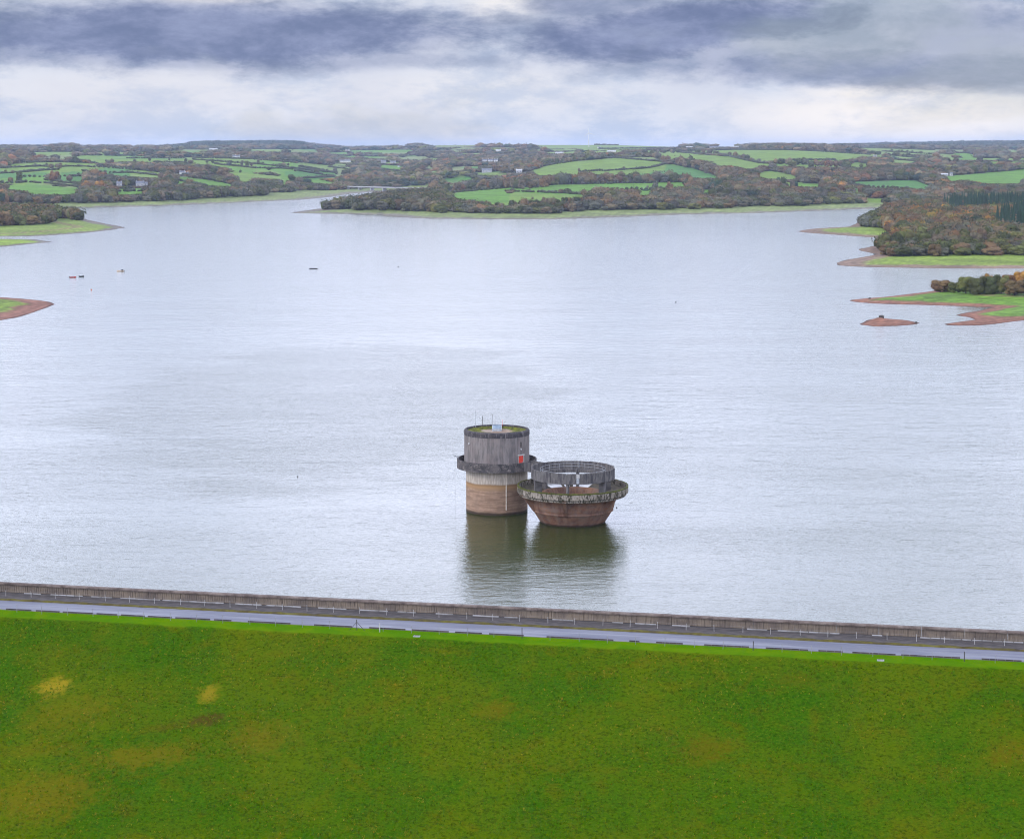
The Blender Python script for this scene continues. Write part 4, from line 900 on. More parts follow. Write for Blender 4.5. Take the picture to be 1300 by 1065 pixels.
# rocks and a bird post on the small island
rockm = mottled('rock_dark', (0.04, 0.035, 0.03), (0.09, 0.075, 0.065), 1.5, bmp=.8)
def rock(xp, yp, r, hh, label, group=None):
    X, Y = at_water(xp, yp); z, _, _ = land(np.array([X]), np.array([Y])); bm = bmesh.new()
    bmesh.ops.create_icosphere(bm, subdivisions=2, radius=1)
    for v in bm.verts:
        k = 1 + random.uniform(-.18, .18); v.co = Vector((v.co.x * r * k, v.co.y * r * k, v.co.z * hh * k))
    me = bpy.data.meshes.new('rock'); bm.to_mesh(me); bm.free(); me.materials.append(rockm)
    o = link('rock', me); o.location = (X, Y, float(z[0]) + hh * .3); tag(o, label, 'rock', group)
rock(1119, 407.6, 1.1, .8, 'pointed dark rock on top of the small red mud island')
rock(1163, 410.4, .5, .5, 'small dark stone at the right end of the mud island')
rock(1104, 380.6, .7, .5, 'small dark stone near the tip of the right hand spit')

# ------------------------------------------------------------------ trees
barkm = mottled('bark', (0.05, 0.042, 0.035), (0.10, 0.085, 0.07), 2.0, stretch=(1, 1, .2))
leafm, t, b, geo, obj = material('tree_foliage', 0.9, 0.1)
oi = t.new('ShaderNodeObjectInfo').outputs['Color']
n_ = t.noise(obj, 0.55, 4, 0.65); n2 = t.noise(obj, 2.4, 3, 0.7)
hs = t.new('ShaderNodeHueSaturation'); t.put(hs.inputs['Color'], oi); t.put(hs.inputs['Hue'], t.mr(n_, .3, .7, .485, .515)); t.put(hs.inputs['Value'], t.m('MULTIPLY', t.mr(n_, .3, .7, .72, 1.25), t.mr(n2, .3, .7, .75, 1.25)))
t.put(b.inputs['Base Color'], hs.outputs[0])
leafs, t, b, geo, obj = material('woodland_foliage', 0.95, 0.1)
at = t.new('ShaderNodeAttribute', attribute_name='tint').outputs['Color']
n_ = t.noise(geo, 0.25, 4, 0.7)
hs = t.new('ShaderNodeHueSaturation'); t.put(hs.inputs['Color'], at); t.put(hs.inputs['Value'], t.mr(n_, .3, .7, .75, 1.25))
t.put(b.inputs['Base Color'], hs.outputs[0])

def ico(sub):
    bm = bmesh.new(); bmesh.ops.create_icosphere(bm, subdivisions=sub, radius=1.0)
    v = np.array([x.co[:] for x in bm.verts]); f = np.array([[q.index for q in p.verts] for p in bm.faces]); bm.free(); return v, f
ICO1, ICO2 = ico(1), ico(2)
def crown_mesh(name, n_lobe, leaf_n, leaf_s, round_=1.0):
    """unit crown: radius about 1, height 0..2, of leafy lobes"""
    V, Fs = [], []; off = 0
    lob = [(0, 0, .95, .72)]
    for i in range(n_lobe):
        a = rng.uniform(0, 2 * PI); h_ = rng.uniform(.25, 1.6); rad_ = .62 * math.sqrt(max(.05, 1 - ((h_ - .85) / 1.05) ** 2)) * rng.uniform(.75, 1.1)
        lob.append((rad_ * math.cos(a), rad_ * math.sin(a), h_, rng.uniform(.26, .46)))
    for x, y, z, r in lob:
        v, f = ICO2; v = v * (r * (.97 + rng.normal(0, .06, (len(v), 1)))) * (1, 1, .92) + (x, y, z)
        V.append(v); Fs.append(f + off); off += len(v)
        k = int(leaf_n * r * r / .12)
        d = rng.normal(size=(k, 3)); d /= np.linalg.norm(d, axis=1)[:, None]
        p = d * r * rng.uniform(.94, 1.30, (k, 1)) + (x, y, z)
        e1 = rng.normal(size=(k, 3)); e1 /= np.linalg.norm(e1, axis=1)[:, None]; e2 = np.cross(d, e1) + d * .5
        s = leaf_s * rng.uniform(.6, 1.4, (k, 1))
        tri = np.stack([p - e1 * s, p + e1 * s, p + e2 * s], 1).reshape(-1, 3)
        V.append(tri); Fs.append(np.arange(k * 3).reshape(-1, 3) + off); off += k * 3
    V = np.concatenate(V); V[:, 2] = np.maximum(V[:, 2], .02 + 0.1 * rng.random(len(V)))
    return np_mesh(name, V, np.concatenate(Fs), leafm)
CROWN = [crown_mesh('crown', 12, 110, .042) for _ in range(9)]
BIGCR = [crown_mesh('crown', 20, 320, .028) for _ in range(6)]
def trunk_mesh():
    m_ = MB(); m_.tube((0, 0, -.1), (0, 0, .5), .075, 7, .055)
    for i in range(4):
        a = i * PI / 2 + rng.uniform(-.4, .4); m_.tube((0, 0, .42), (.42 * math.cos(a), .42 * math.sin(a), 1.0), .04, 5, .02)
    m_.tube((0, 0, .5), (.03, .02, 1.35), .055, 6, .015)
    me = bpy.data.meshes.new('trunk'); me.from_pydata(m_.v, [], m_.f); me.materials.append(barkm); return me
TRUNK = [trunk_mesh() for _ in range(3)]
def conifer_arrays(tiers=9, pts=9):
    V, Fs = [], []; off = 0
    for i in range(tiers):
        u_ = i / tiers; r = (1 - u_) ** .85 * .30 + .02; z0 = .08 + .86 * u_; z1 = z0 + .20 * (1 - u_ * .5)
        a = rng.uniform(0, 6); ring = []
        for j in range(pts * 2):
            q_ = a + PI * j / pts; rr_ = r * (rng.uniform(.85, 1.15) if j % 2 == 0 else rng.uniform(.5, .65))
            ring.append((rr_ * math.cos(q_), rr_ * math.sin(q_), z0 + (-.035 if j % 2 == 0 else .03)))
        V += ring + [(0, 0, min(1.0, z1))]; n = pts * 2
        Fs += [(off + j, off + (j + 1) % n, off + n) for j in range(n)]; off += n + 1
    return np.array(V), np.array(Fs)
CONA = [conifer_arrays() for _ in range(4)]
conm, t, b, geo, obj = material('needles', 0.9, 0.1)
oi = t.new('ShaderNodeObjectInfo').outputs['Color']; n_ = t.noise(obj, 9, 3, .6)
hs = t.new('ShaderNodeHueSaturation'); t.put(hs.inputs['Color'], oi); t.put(hs.inputs['Value'], t.mr(n_, .3, .7, .7, 1.3)); t.put(b.inputs['Base Color'], hs.outputs[0])
CONM = [np_mesh('crown', v, f, conm) for v, f in CONA]
m_ = MB(); m_.tube((0, 0, -.03), (0, 0, .9), .022, 6, .004); CTR = bpy.data.meshes.new('trunk'); CTR.from_pydata(m_.v, [], m_.f); CTR.materials.append(barkm)

OLIVE, DOLIVE, MAUVE, RUST, ORANGE, YELLOW, GREY, BROWN, DGREEN, CONI = range(10)
PAL = {OLIVE: (.084, .086, .024), DOLIVE: (.048, .054, .018), MAUVE: (.112, .090, .050), RUST: (.140, .074, .032), ORANGE: (.215, .108, .026), YELLOW: (.22, .15, .028),
       GREY: (.078, .076, .050), BROWN: (.115, .077, .036), DGREEN: (.028, .048, .027), CONI: (.020, .042, .022)}
NAMES = {OLIVE: 'olive green', DOLIVE: 'dark olive', MAUVE: 'bare purplish grey', RUST: 'rusty brown', ORANGE: 'orange', YELLOW: 'yellow', GREY: 'grey green', BROWN: 'brown', DGREEN: 'dark green', CONI: 'dark conifer'}
trees = []    # x, y, z, radius, height, colour class, zone
def add_tree(X, Y, Z, r, h, c, zone): trees.append((X, Y, Z, r, h, c, zone))
# the close clump on the spit, tree by tree: photo column, foot row, width px, height px
SPIT = [(1194, 371.5, 22, 16, BROWN, 'rounded brown tree standing slightly apart at the left end of the spit clump'),
        (1212, 373, 17, 13, OLIVE, 'low olive bush right beside the leftmost brown tree on the spit'),
        (1226, 373.5, 24, 22, OLIVE, 'broad olive tree second in height from the left of the spit clump'),
        (1241, 374, 24, 25, DOLIVE, 'tall dark olive tree left of centre in the spit clump'),
        (1256, 375, 24, 27, DOLIVE, 'tallest dark tree in the middle of the spit clump'),
        (1271, 375, 23, 24, OLIVE, 'full olive tree just right of the middle of the spit clump'),
        (1288, 376.5, 24, 20, BROWN, 'brownish rounded tree at the right front of the spit clump'),
        (1308, 377, 26, 22, GREY, 'grey green tree cut by the right edge of the photo on the spit'),
        (1332, 377, 28, 24, OLIVE, 'olive tree beyond the right end of the spit clump'),
        (1252, 368, 16, 20, ORANGE, 'orange topped tree showing behind the tallest dark trees of the spit'),
        (1279, 367, 20, 18, RUST, 'rusty tree behind the right part of the spit clump'),
        (1296, 367, 22, 22, ORANGE, 'orange tree farthest right behind the spit clump'),
        (1232, 368, 16, 14, DOLIVE, 'dark bush behind the broad olive tree of the spit'),
        (1315, 366, 24, 20, DOLIVE, 'dark tree behind the grey green one at the right edge')]
spit_objs = []
for xp, yp, wp, hp, c, lb in SPIT:
    X, Y, Z = unproj_hill(xp, yp); k = Y / F
    spit_objs.append((X, Y, Z, wp * k * .60, hp * k * 1.04, c, lb))
# woods, sampled over the real ground
CW = np.array([(1086, 287), (1086, 282), (1100, 275), (1130, 268.5), (1160, 266.5), (1700, 266.5), (1700, 331), (1300, 330), (1180, 329.5), (1135, 327.5), (1117, 322), (1120, 316), (1142, 309), (1140, 301), (1118, 293.5), (1100, 290)], float)
FW = np.array([(-300, 270), (0, 271), (50, 272.5), (80, 275.5), (108, 279.2), (104, 281), (80, 278.5), (64, 279), (68, 285), (30, 289), (0, 290.5), (-300, 293)], float)
CON1 = np.array([(1197, 270), (1240, 266), (1600, 262), (1600, 277), (1300, 278), (1205, 279)], float)
CON2 = np.array([(1262, 292), (1300, 282), (1600, 280), (1600, 312), (1290, 311), (1268, 303)], float)
def pick(ws):
    ks = list(ws); p = np.array([ws[k] for k in ks], float); return ks[rng.choice(len(ks), p=p / p.sum())]
# zone C and F: dense individual trees
def wood(P, step, zone, yrange, urange):
    d = yrange[0]
    while d < yrange[1]:
        xs = np.arange((urange[0] - CX) / F * d, (urange[1] - CX) / F * d, step)
        xs = xs + rng.uniform(-.35, .35, len(xs)) * step; dd = d + rng.uniform(-.4, .4, len(xs)) * step
        z, s, w = land(xs, dd); z0 = np.minimum(z, 100); qx, qy = project(xs, dd, z0 * 0)        # test against the outline on the lake level
        ok = inside(P, qx, qy) & (s > 8)
        bxp, byp = project(xs, dd, z)
        for X, Y, Z, u_, v_ in zip(xs[ok], dd[ok], z[ok], qx[ok], qy[ok]):
            yield X, Y, Z, u_, v_
        d += step
for X, Y, Z, u_, v_ in wood(CW, 8.4, 'C', (1150, 2350), (1060, 1420)):
    con = inside(CON1, np.array([u_]), np.array([v_]))[0] or inside(CON2, np.array([u_]), np.array([v_]))[0]
    cl_ = vnoise(np.array(X), np.array(Y), 34, 2)
    if con and rng.random() < .93: 
        if rng.random() < .8: add_tree(X, Y, Z, rng.uniform(3.3, 4.2), rng.uniform(15, 21), CONI, 'C')
        continue
    if v_ > 321: c = pick({DOLIVE: 5, OLIVE: 3, GREY: 3, BROWN: 2}); h_ = rng.uniform(5.0, 8)
    elif u_ < 1120 and v_ < 300: c = pick({DOLIVE: 5, GREY: 3, OLIVE: 3, BROWN: 1}); h_ = rng.uniform(7, 10)
    elif v_ > 300: c = pick({MAUVE: 6, OLIVE: 3, GREY: 3, BROWN: 3, RUST: .6 + 1.2 * (cl_ > .2), YELLOW: .6, ORANGE: .4, DOLIVE: 3, OLIVE: 5}); h_ = rng.uniform(7, 13)
    elif v_ > 276: c = pick({RUST: 3.2, MAUVE: 4, ORANGE: 1.5, BROWN: 4, OLIVE: 4.5, YELLOW: .5, DOLIVE: 2.5, DGREEN: .8}); h_ = rng.uniform(8, 12)
    else: c = pick({RUST: 3, BROWN: 4, MAUVE: 3, OLIVE: 4, DOLIVE: 2}); h_ = rng.uniform(7, 13)
    add_tree(X, Y, Z, rng.uniform(4.0, 6.8), h_, c, 'C')
for X, Y, Z, u_, v_ in wood(FW, 9.5, 'F', (1560, 2120), (-160, 130)):
    c = pick({DOLIVE: 5, OLIVE: 2, BROWN: 3, MAUVE: 1}) if v_ > 280 or u_ > 70 else pick({BROWN: 4, OLIVE: 3, DOLIVE: 3})
    add_tree(X, Y, Z, rng.uniform(5, 7.5), rng.uniform(8, 11.5), c, 'F')
def single(xp, yp, wp, hp, c, zone='S'):
    X, Y, Z = unproj_hill(xp, yp); k = Y / F; add_tree(X, Y, Z, wp * k * .55, hp * k, c, zone)
single(0, 265.5, 16, 20, DGREEN)
# trees standing in and between the fields, read off the photograph
FT = [(7, 242, 9, 9, MAUVE), (14, 232, 8, 8, BROWN), (25, 232, 8, 14, DOLIVE), (7, 220, 3, 4, DOLIVE), (16, 221, 4, 4, MAUVE), (45, 211, 3, 4, GREY), (59, 211, 3, 4, DOLIVE), (65, 214, 6, 6, MAUVE), (75, 214.5, 10, 7, MAUVE),
      (62, 230, 9, 9, MAUVE), (69, 231, 12, 14, RUST), (75, 231, 5, 8, GREY), (88, 230, 7, 7, MAUVE), (100, 224, 4, 4, GREY), (127, 213, 7, 6, BROWN), (137, 209, 6, 6, GREY), (142, 209, 6, 7, MAUVE), (150, 212, 8, 5, MAUVE),
      (110, 229, 10, 12, MAUVE), (120, 228, 14, 13, BROWN), (131, 230, 12, 14, RUST), (141, 233, 10, 12, GREY), (112, 238, 10, 8, RUST), (126, 246, 14, 16, ORANGE), (138, 242, 10, 12, MAUVE), (155, 236, 14, 12, BROWN), (168, 236, 12, 12, GREY),
      (171, 208, 4, 6, GREY), (190, 205, 4, 5, DOLIVE), (215, 204, 3, 3, GREY), (236, 206, 4, 5, DOLIVE), (242, 208, 7, 5, MAUVE), (263, 207, 4, 4, DOLIVE), (270, 208, 4, 7, DOLIVE), (291, 211, 7, 5, GREY), (307, 211, 4, 7, GREY), (314, 212, 5, 8, DOLIVE), (319, 212, 4, 5, MAUVE),
      (223, 235, 8, 8, DOLIVE), (241, 233, 9, 6, BROWN), (205, 228, 8, 8, MAUVE), (213, 225, 8, 9, DOLIVE), (250, 218, 10, 9, GREY), (262, 222, 14, 14, MAUVE), (272, 225, 12, 12, DOLIVE), (284, 228, 16, 15, BROWN), (292, 230, 10, 10, MAUVE),
      (305, 220, 3, 4, DOLIVE), (328, 208, 4, 6, GREY), (334, 209, 3, 4, DOLIVE), (355, 213, 8, 5, DOLIVE), (360, 212, 8, 5, MAUVE), (366, 211, 3, 4, DOLIVE), (341, 217, 7, 5, DOLIVE), (375, 218, 4, 4, GREY), (396, 219, 4, 4, GREY), (402, 221, 8, 6, DOLIVE),
      (371, 231, 12, 9, DOLIVE), (380, 234, 10, 9, MAUVE), (391, 236, 13, 10, DGREEN), (440, 224, 14, 9, DOLIVE), (425, 219, 5, 5, GREY),
      (676, 253, 3, 3, MAUVE), (712, 246, 7, 6, BROWN), (721, 246.5, 11, 7, DOLIVE), (741, 249, 7, 8, BROWN), (753, 249, 4, 4, GREY), (760, 251, 16, 14, MAUVE), (771, 251, 14, 12, BROWN), (782, 251, 14, 11, MAUVE), (793, 252, 14, 10, GREY), (803, 252, 12, 10, DOLIVE),
      (804.7, 242, 3, 10, CONI), (832, 241, 8, 10, GREY), (850, 241, 9, 10, BROWN), (877, 240, 8, 16, BROWN), (880, 240, 4, 12, GREY), (893, 240, 5, 13, MAUVE), (894, 240, 4, 9, DGREEN), (905, 241, 11, 10, DGREEN), (912, 242, 11, 13, DGREEN), (822, 240, 3, 4, GREY),
      (807, 232, 10, 14, DOLIVE), (735, 219, 3, 5, MAUVE), (792, 215, 4, 3, MAUVE), (980, 238, 6, 9, BROWN), (988, 238, 5, 13, DGREEN), (994, 237, 8, 12, DOLIVE), (999, 239, 4, 6, GREY), (1006, 240, 9, 12, MAUVE), (1011, 240, 4, 10, DGREEN),
      (1093, 246, 9, 10, BROWN), (1100, 247, 12, 9, DOLIVE), (1193, 243, 9, 12, BROWN), (1175, 232, 9, 9, GREY), (1184, 231, 10, 10, DOLIVE), (1213, 243, 10, 10, MAUVE), (1223, 243, 14, 12, MAUVE), (1228, 240, 9, 9, DOLIVE), (1093, 213, 5, 5, DOLIVE), (1077, 215, 8, 9, DOLIVE),
      (1240, 188, 5, 4, GREY), (884, 188, 8, 7, DGREEN), (1299, 237, 8, 9, GREY), (1050, 207, 9, 6, GREY), (1012, 209, 9, 8, DOLIVE), (1030, 213, 8, 7, DOLIVE), (1038, 211, 8, 7, MAUVE), (1061, 210, 8, 7, DOLIVE), (1095, 204, 8, 6, MAUVE)]
for a_ in FT: single(*a_, zone='N')
# row of trees along the back hedge of the peninsula fields
def row(pts, gap_px, h_px, cols_, jit=1.0):
    for (x0, y0), (x1, y1) in zip(pts[:-1], pts[1:]):
        n = max(1, int(math.hypot(x1 - x0, (y1 - y0) * 3) / gap_px))
        for i in range(n):
            u_ = (i + rng.uniform(0.1, .9)) / n; hh = h_px * rng.uniform(.72, 1.2)
            single(x0 + (x1 - x0) * u_, y0 + (y1 - y0) * u_ + rng.uniform(-.3, .5) * jit, hh * rng.uniform(.85, 1.2), hh, pick(cols_), 'N')
mixc = {MAUVE: 4, GREY: 3, BROWN: 3, DOLIVE: 3, RUST: .6}
row([(543, 247), (562, 246), (600, 242), (645, 239)], 6.5, 12, mixc); row([(640, 240), (675, 240), (700, 236)], 7, 12, {DOLIVE: 3, MAUVE: 3, BROWN: 2}); row([(700, 235), (760, 233.3), (875, 231.5)], 6, 12.5, mixc)
row([(585, 261), (612, 262.5), (640, 265)], 6, 9, mixc); row([(645, 264), (690, 261.5), (750, 258)], 5.5, 9.5, {DOLIVE: 4, MAUVE: 4, BROWN: 1})
row([(825, 199), (850, 207), (870, 211)], 6, 9, mixc); row([(860, 209), (890, 217.5), (925, 227), (950, 230)], 6, 13, {MAUVE: 6, BROWN: 2, DOLIVE: 1}); row([(925, 197), (960, 207), (985, 210)], 6, 6, mixc)
row([(832, 194.5), (870, 194), (915, 196)], 5, 5, mixc); row([(980, 209), (1015, 209.5), (1075, 213)], 6, 8, mixc); row([(940, 190.3), (1010, 190.5), (1060, 191.7), (1110, 196)], 5, 4, {MAUVE: 3, DOLIVE: 3})
row([(1130, 191.6), (1187, 196.8)], 6, 3.5, {DOLIVE: 1}); row([(1100, 195.5), (1187, 203)], 5, 5, {DOLIVE: 2, MAUVE: 1}); row([(735, 204.3), (690, 210), (660, 216)], 5, 6, mixc); row([(300, 201), (380, 208)], 9, 3, mixc)
row([(545, 183.8), (610, 182.6), (680, 183.2)], 7, 3, {DOLIVE: 1, MAUVE: 2})

# general woodland: everywhere on the far land that is neither field nor foreshore
d = 1880.0; far = []
while d < 9700:
    st = 9.5 if d < 3000 else 9.5 * (d / 3000) ** 1.15
    xs = np.arange((-150 - CX) / F * d, (1450 - CX) / F * d, st * .93); xs = xs + rng.uniform(-.4, .4, len(xs)) * st
    dd = d + rng.uniform(-.6, .6, len(xs)) * st
    far.append(np.stack([xs, dd, np.full(len(xs), st)], 1)); d += st * 1.55
far = np.concatenate(far)
fz, fs_, fw = land(far[:, 0], far[:, 1])
f0u, f0v = project(far[:, 0], far[:, 1], fz * 0)
gap = 80 + vnoise(far[:, 0], far[:, 1], 60, 4) * 12
gap = np.where((f0u < 560) & (f0v > 267.3 - (f0u - 400) * .17) & (f0v < 275) & (f0u > 375), np.where(f0v < 267.5, 14, 60), gap)
ok = (fw == 0) & (fs_ > gap)
far, fz, fs_ = far[ok], fz[ok], fs_[ok]
fu, fv = project(far[:, 0], far[:, 1], fz)
hh = rng.uniform(5.0, 12.5, len(far)) * (1 + .00003 * (far[:, 1] - 2000)); hh *= np.where(fs_ < 160, .72, 1.0); hh = np.where((fs_ < 400) & (far[:, 1] < 2700) & (fu < 560), rng.uniform(8.5, 12, len(far)), hh)
ridge = (far[:, 1] > 7200) & (fu > 245) & (fu < 385); hh = np.where(ridge, 17 + rng.uniform(-1.5, 1.5, len(far)), hh)
pinel = (fu > 63) & (fu < 100) & (far[:, 1] > 5000) & (far[:, 1] < 6700); hh = np.where(pinel, rng.uniform(10, 19, len(far)), hh)
kp = F / far[:, 1]
keep = field_at(fu, fv, 1.2) < 0
for it in range(5):                                              # trees grow only as tall as leaves the open fields in view
    bad = field_at(fu, fv - hh * kp * .95) >= 0; bad |= field_at(fu, fv - hh * kp * .5) >= 0
    hh = np.where(bad, hh * .6, hh)
HOUSE_AT = [(231.5, 222.0, 10.0, 6.0), (237.0, 222.5, 6.0, 5.0), (297.5, 200.8, 8.0, 7.0), (302.0, 200.8, 10.0, 6.0), (271.0, 190.5, 26.0, 5.0), (434.5, 206.5, 14.0, 7.0), (441.5, 207.0, 14.0, 8.0), (506.0, 212.5, 4.0, 4.0), (151.5, 237.0, 8.0, 7.0), (178.0, 237.0, 13.0, 8.0), (184.0, 236.5, 8.0, 6.0), (615.5, 206.0, 12.0, 7.0), (622.5, 206.0, 11.0, 7.0), (629.5, 206.0, 10.0, 7.0), (632.5, 193.0, 16.0, 7.0), (618.0, 219.5, 20.0, 8.0), (659.0, 220.0, 12.0, 7.0), (710.0, 196.0, 24.0, 6.0), (776.5, 193.5, 24.0, 5.0), (760.5, 188.5, 10.0, 5.0), (1207.5, 223.5, 5.0, 6.0), (1199.0, 224.0, 12.0, 5.0), (1111.0, 200.0, 8.0, 5.0), (441.0, 191.8, 16.0, 6.0), (875.0, 188.5, 22.0, 6.0), (906.0, 189.0, 26.0, 7.0), (921.0, 187.5, 30.0, 8.0), (934.0, 188.0, 20.0, 6.0), (487.0, 207.5, 14.0, 7.0), (499.0, 208.0, 14.0, 7.0)]
for xh, yh, wh2, hh2 in HOUSE_AT:                               # a clearing with the view side open at every farm
    Yh = unproj_hill(xh, yh)[1]; near_ = (np.abs(fu - xh) < (wh2 * .6 + 3) * F / Yh + far[:, 2] * .8 * kp) & (far[:, 1] < Yh + 12) & (fv - hh * kp < yh - .6) & (fv > yh - 3)
    hh = np.where(near_, np.minimum(hh, np.maximum((fv - yh + .4) / kp, 0.0)), hh)
keep &= ~((far[:, 1] > 6600) & (fu > 590) & (fu < 875)); hh = np.where((far[:, 1] > 6300) & (fu > 535) & (fu < 875), np.minimum(hh, 3.5), hh)
keep &= (hh > 1.5)
# open ground: thin the wood in places
thin = vnoise(far[:, 0], far[:, 1], 150, 7) + vnoise(far[:, 0], far[:, 1], 47, 3) * .6
keep &= ~((thin > .74) & (far[:, 1] > 3300) & (rng.random(len(far)) < .9))
far, fz, hh, fu, fv, fs_, ridge = [a[keep] for a in (far, fz, hh, fu, fv, fs_, ridge)]
patch = vnoise(far[:, 0], far[:, 1], 90, 11) + .5 * vnoise(far[:, 0], far[:, 1], 33, 12)
tone = vnoise(far[:, 0], far[:, 1], 55, 21) + .7 * vnoise(far[:, 0], far[:, 1], 21, 23); dens = []
for i in range(len(far)):
    X, Y, st = far[i]; p_ = patch[i]
    if ridge[i]: c = DGREEN
    elif fs_[i] < 150 and Y < 3000: c = pick({DOLIVE: 4, GREY: 5, MAUVE: 3, OLIVE: 2, BROWN: 1})
    elif Y > 4000: c = pick({MAUVE: 7, GREY: 6, BROWN: 2.5, RUST: .5, OLIVE: 1.5, DOLIVE: 3, DGREEN: 1})
    elif p_ > .55 or (fu[i] < 560 and fu[i] > 470 and Y < 2700 and p_ > -.1): c = pick({RUST: 4, BROWN: 4, ORANGE: 1.2, MAUVE: 3})
    elif p_ < -.6: c = pick({DOLIVE: 5, GREY: 4, DGREEN: 2, OLIVE: 2})
    else: c = pick({MAUVE: 8, GREY: 5, BROWN: 2.5, RUST: 1, OLIVE: 2, DOLIVE: 2})
    if (Y > 6500 and fu[i] < 300) or (Y > 7000 and fu[i] > 1050): c = pick({DGREEN: 6, GREY: 1, DOLIVE: 2})
    elif Y > 6500 and not ridge[i]: c = pick({MAUVE: 4, GREY: 3, DGREEN: 3})
    dens.append(math.exp(.35 * tone[i]))
    add_tree(X, Y, fz[i], st * rng.uniform(.55, .85) if hh[i] > 4 else st * .5, hh[i], c, 'A')
TONE = np.concatenate([np.ones(len(trees) - len(dens)), dens])
T = np.array([t_[:6] for t_ in trees], float); ZN = np.array([t_[6] for t_ in trees])
# which trees show largest: paint them near to far on a coarse picture
order = np.argsort(T[:, 1]); occ = np.zeros((420, 1300), bool); vis = np.zeros(len(T))
for X, Y, Z, r, h, c, lb in spit_objs:
    u_, v_ = project(X, Y, Z); k = F / Y; x0, x1 = int(u_ - r * k), int(u_ + r * k); occ[int(v_ - h * k):int(v_) + 1, max(0, x0):max(0, min(1300, x1))] = True
for i in order:
    X, Y, Z, r, h, c = T[i]; u_, v_ = project(X, Y, Z); k = F / Y; rp = max(1, r * k * .9)
    x0, x1, y0, y1 = int(u_ - rp), int(u_ + rp) + 1, int(v_ - h * k * .9), int(v_) + 1
    x0, x1, y0, y1 = max(0, x0), min(1300, x1), max(0, y0), min(420, y1)
    if x1 <= x0 or y1 <= y0: continue
    sub = occ[y0:y1, x0:x1]; vis[i] = (~sub).sum(); sub[:] = True
coni = T[:, 5] == CONI
sel_b = [i for i in np.argsort(-np.where(coni, 0, vis)) if vis[i] > 0 and not coni[i]][:284]
sel_c = [i for i in np.argsort(-np.where(coni, vis, 0)) if vis[i] > 8 and coni[i]][:110]
chosen = np.zeros(len(T), bool); chosen[sel_b] = True; chosen[sel_c] = True

def place(X, Y, Z, r, h, c, label, group, big=False):
    nm = 'conifer_tree' if c == CONI else 'broadleaf_tree'
    e = empty(nm, (X, Y, Z), random.uniform(0, 6.28), label, 'tree', group)
    if c == CONI:
        q = link('crown', random.choice(CONM), e); w = link('trunk', CTR, e); q.scale = (h * .5 * r / 3.6, h * .5 * r / 3.6, h); w.scale = (h, h, h)
    else:
        q = link('crown', random.choice(BIGCR if big else CROWN), e); w = link('trunk', random.choice(TRUNK), e)
        q.scale = (r, r * random.uniform(.9, 1.1), h / 1.95); w.scale = (r, r, h / 1.95)
    k = random.uniform(.88, 1.38); p_ = PAL[c]
    q.color = (p_[0] * k * random.uniform(.93, 1.07), p_[1] * k, p_[2] * k * random.uniform(.9, 1.1), 1)
    return e
for X, Y, Z, r, h, c, lb in spit_objs: place(X, Y, Z, r, h, c, lb, 'trees clumped on the near right spit', True)
def where(z, X, Y, Z, u_, v_):
    if z == 'C':
        if v_ > 316: return 'along the waterside front edge of the right headland wood'
        if u_ < 1135 and v_ < 300: return 'at the left tip of the right headland wood'
        if u_ > 1230: return 'inside the right headland wood near the photo edge'
        return 'in the middle of the right headland wood'
    if z == 'F': return ('at the outer end of the left spit wood' if u_ > 60 else 'in the wood on the far left spit')
    if z == 'S': return 'at the left edge of the photo behind the spit wood'
    if u_ < 480: return 'among the hillside fields and shore left of the far inlet'
    if u_ < 620: return 'on the left end of the central peninsula'
    if u_ < 850: return 'around the central peninsula fields'
    if u_ < 1010: return 'on the shore right of the central peninsula fields'
    return 'on the far shore behind the right headland'
for i in np.where(chosen)[0]:
    X, Y, Z, r, h, c = T[i]; c = int(c); u_, v_ = project(X, Y, Z); wz = where(ZN[i], X, Y, Z, u_, v_)
    lb = (NAMES[c] + (' tree ' if c != CONI else ' tree, narrow and pointed, ') + wz)
    place(X, Y, Z, r, h, c, lb, ('conifers ' if c == CONI else NAMES[c] + ' trees ') + wz, Y < 1500)

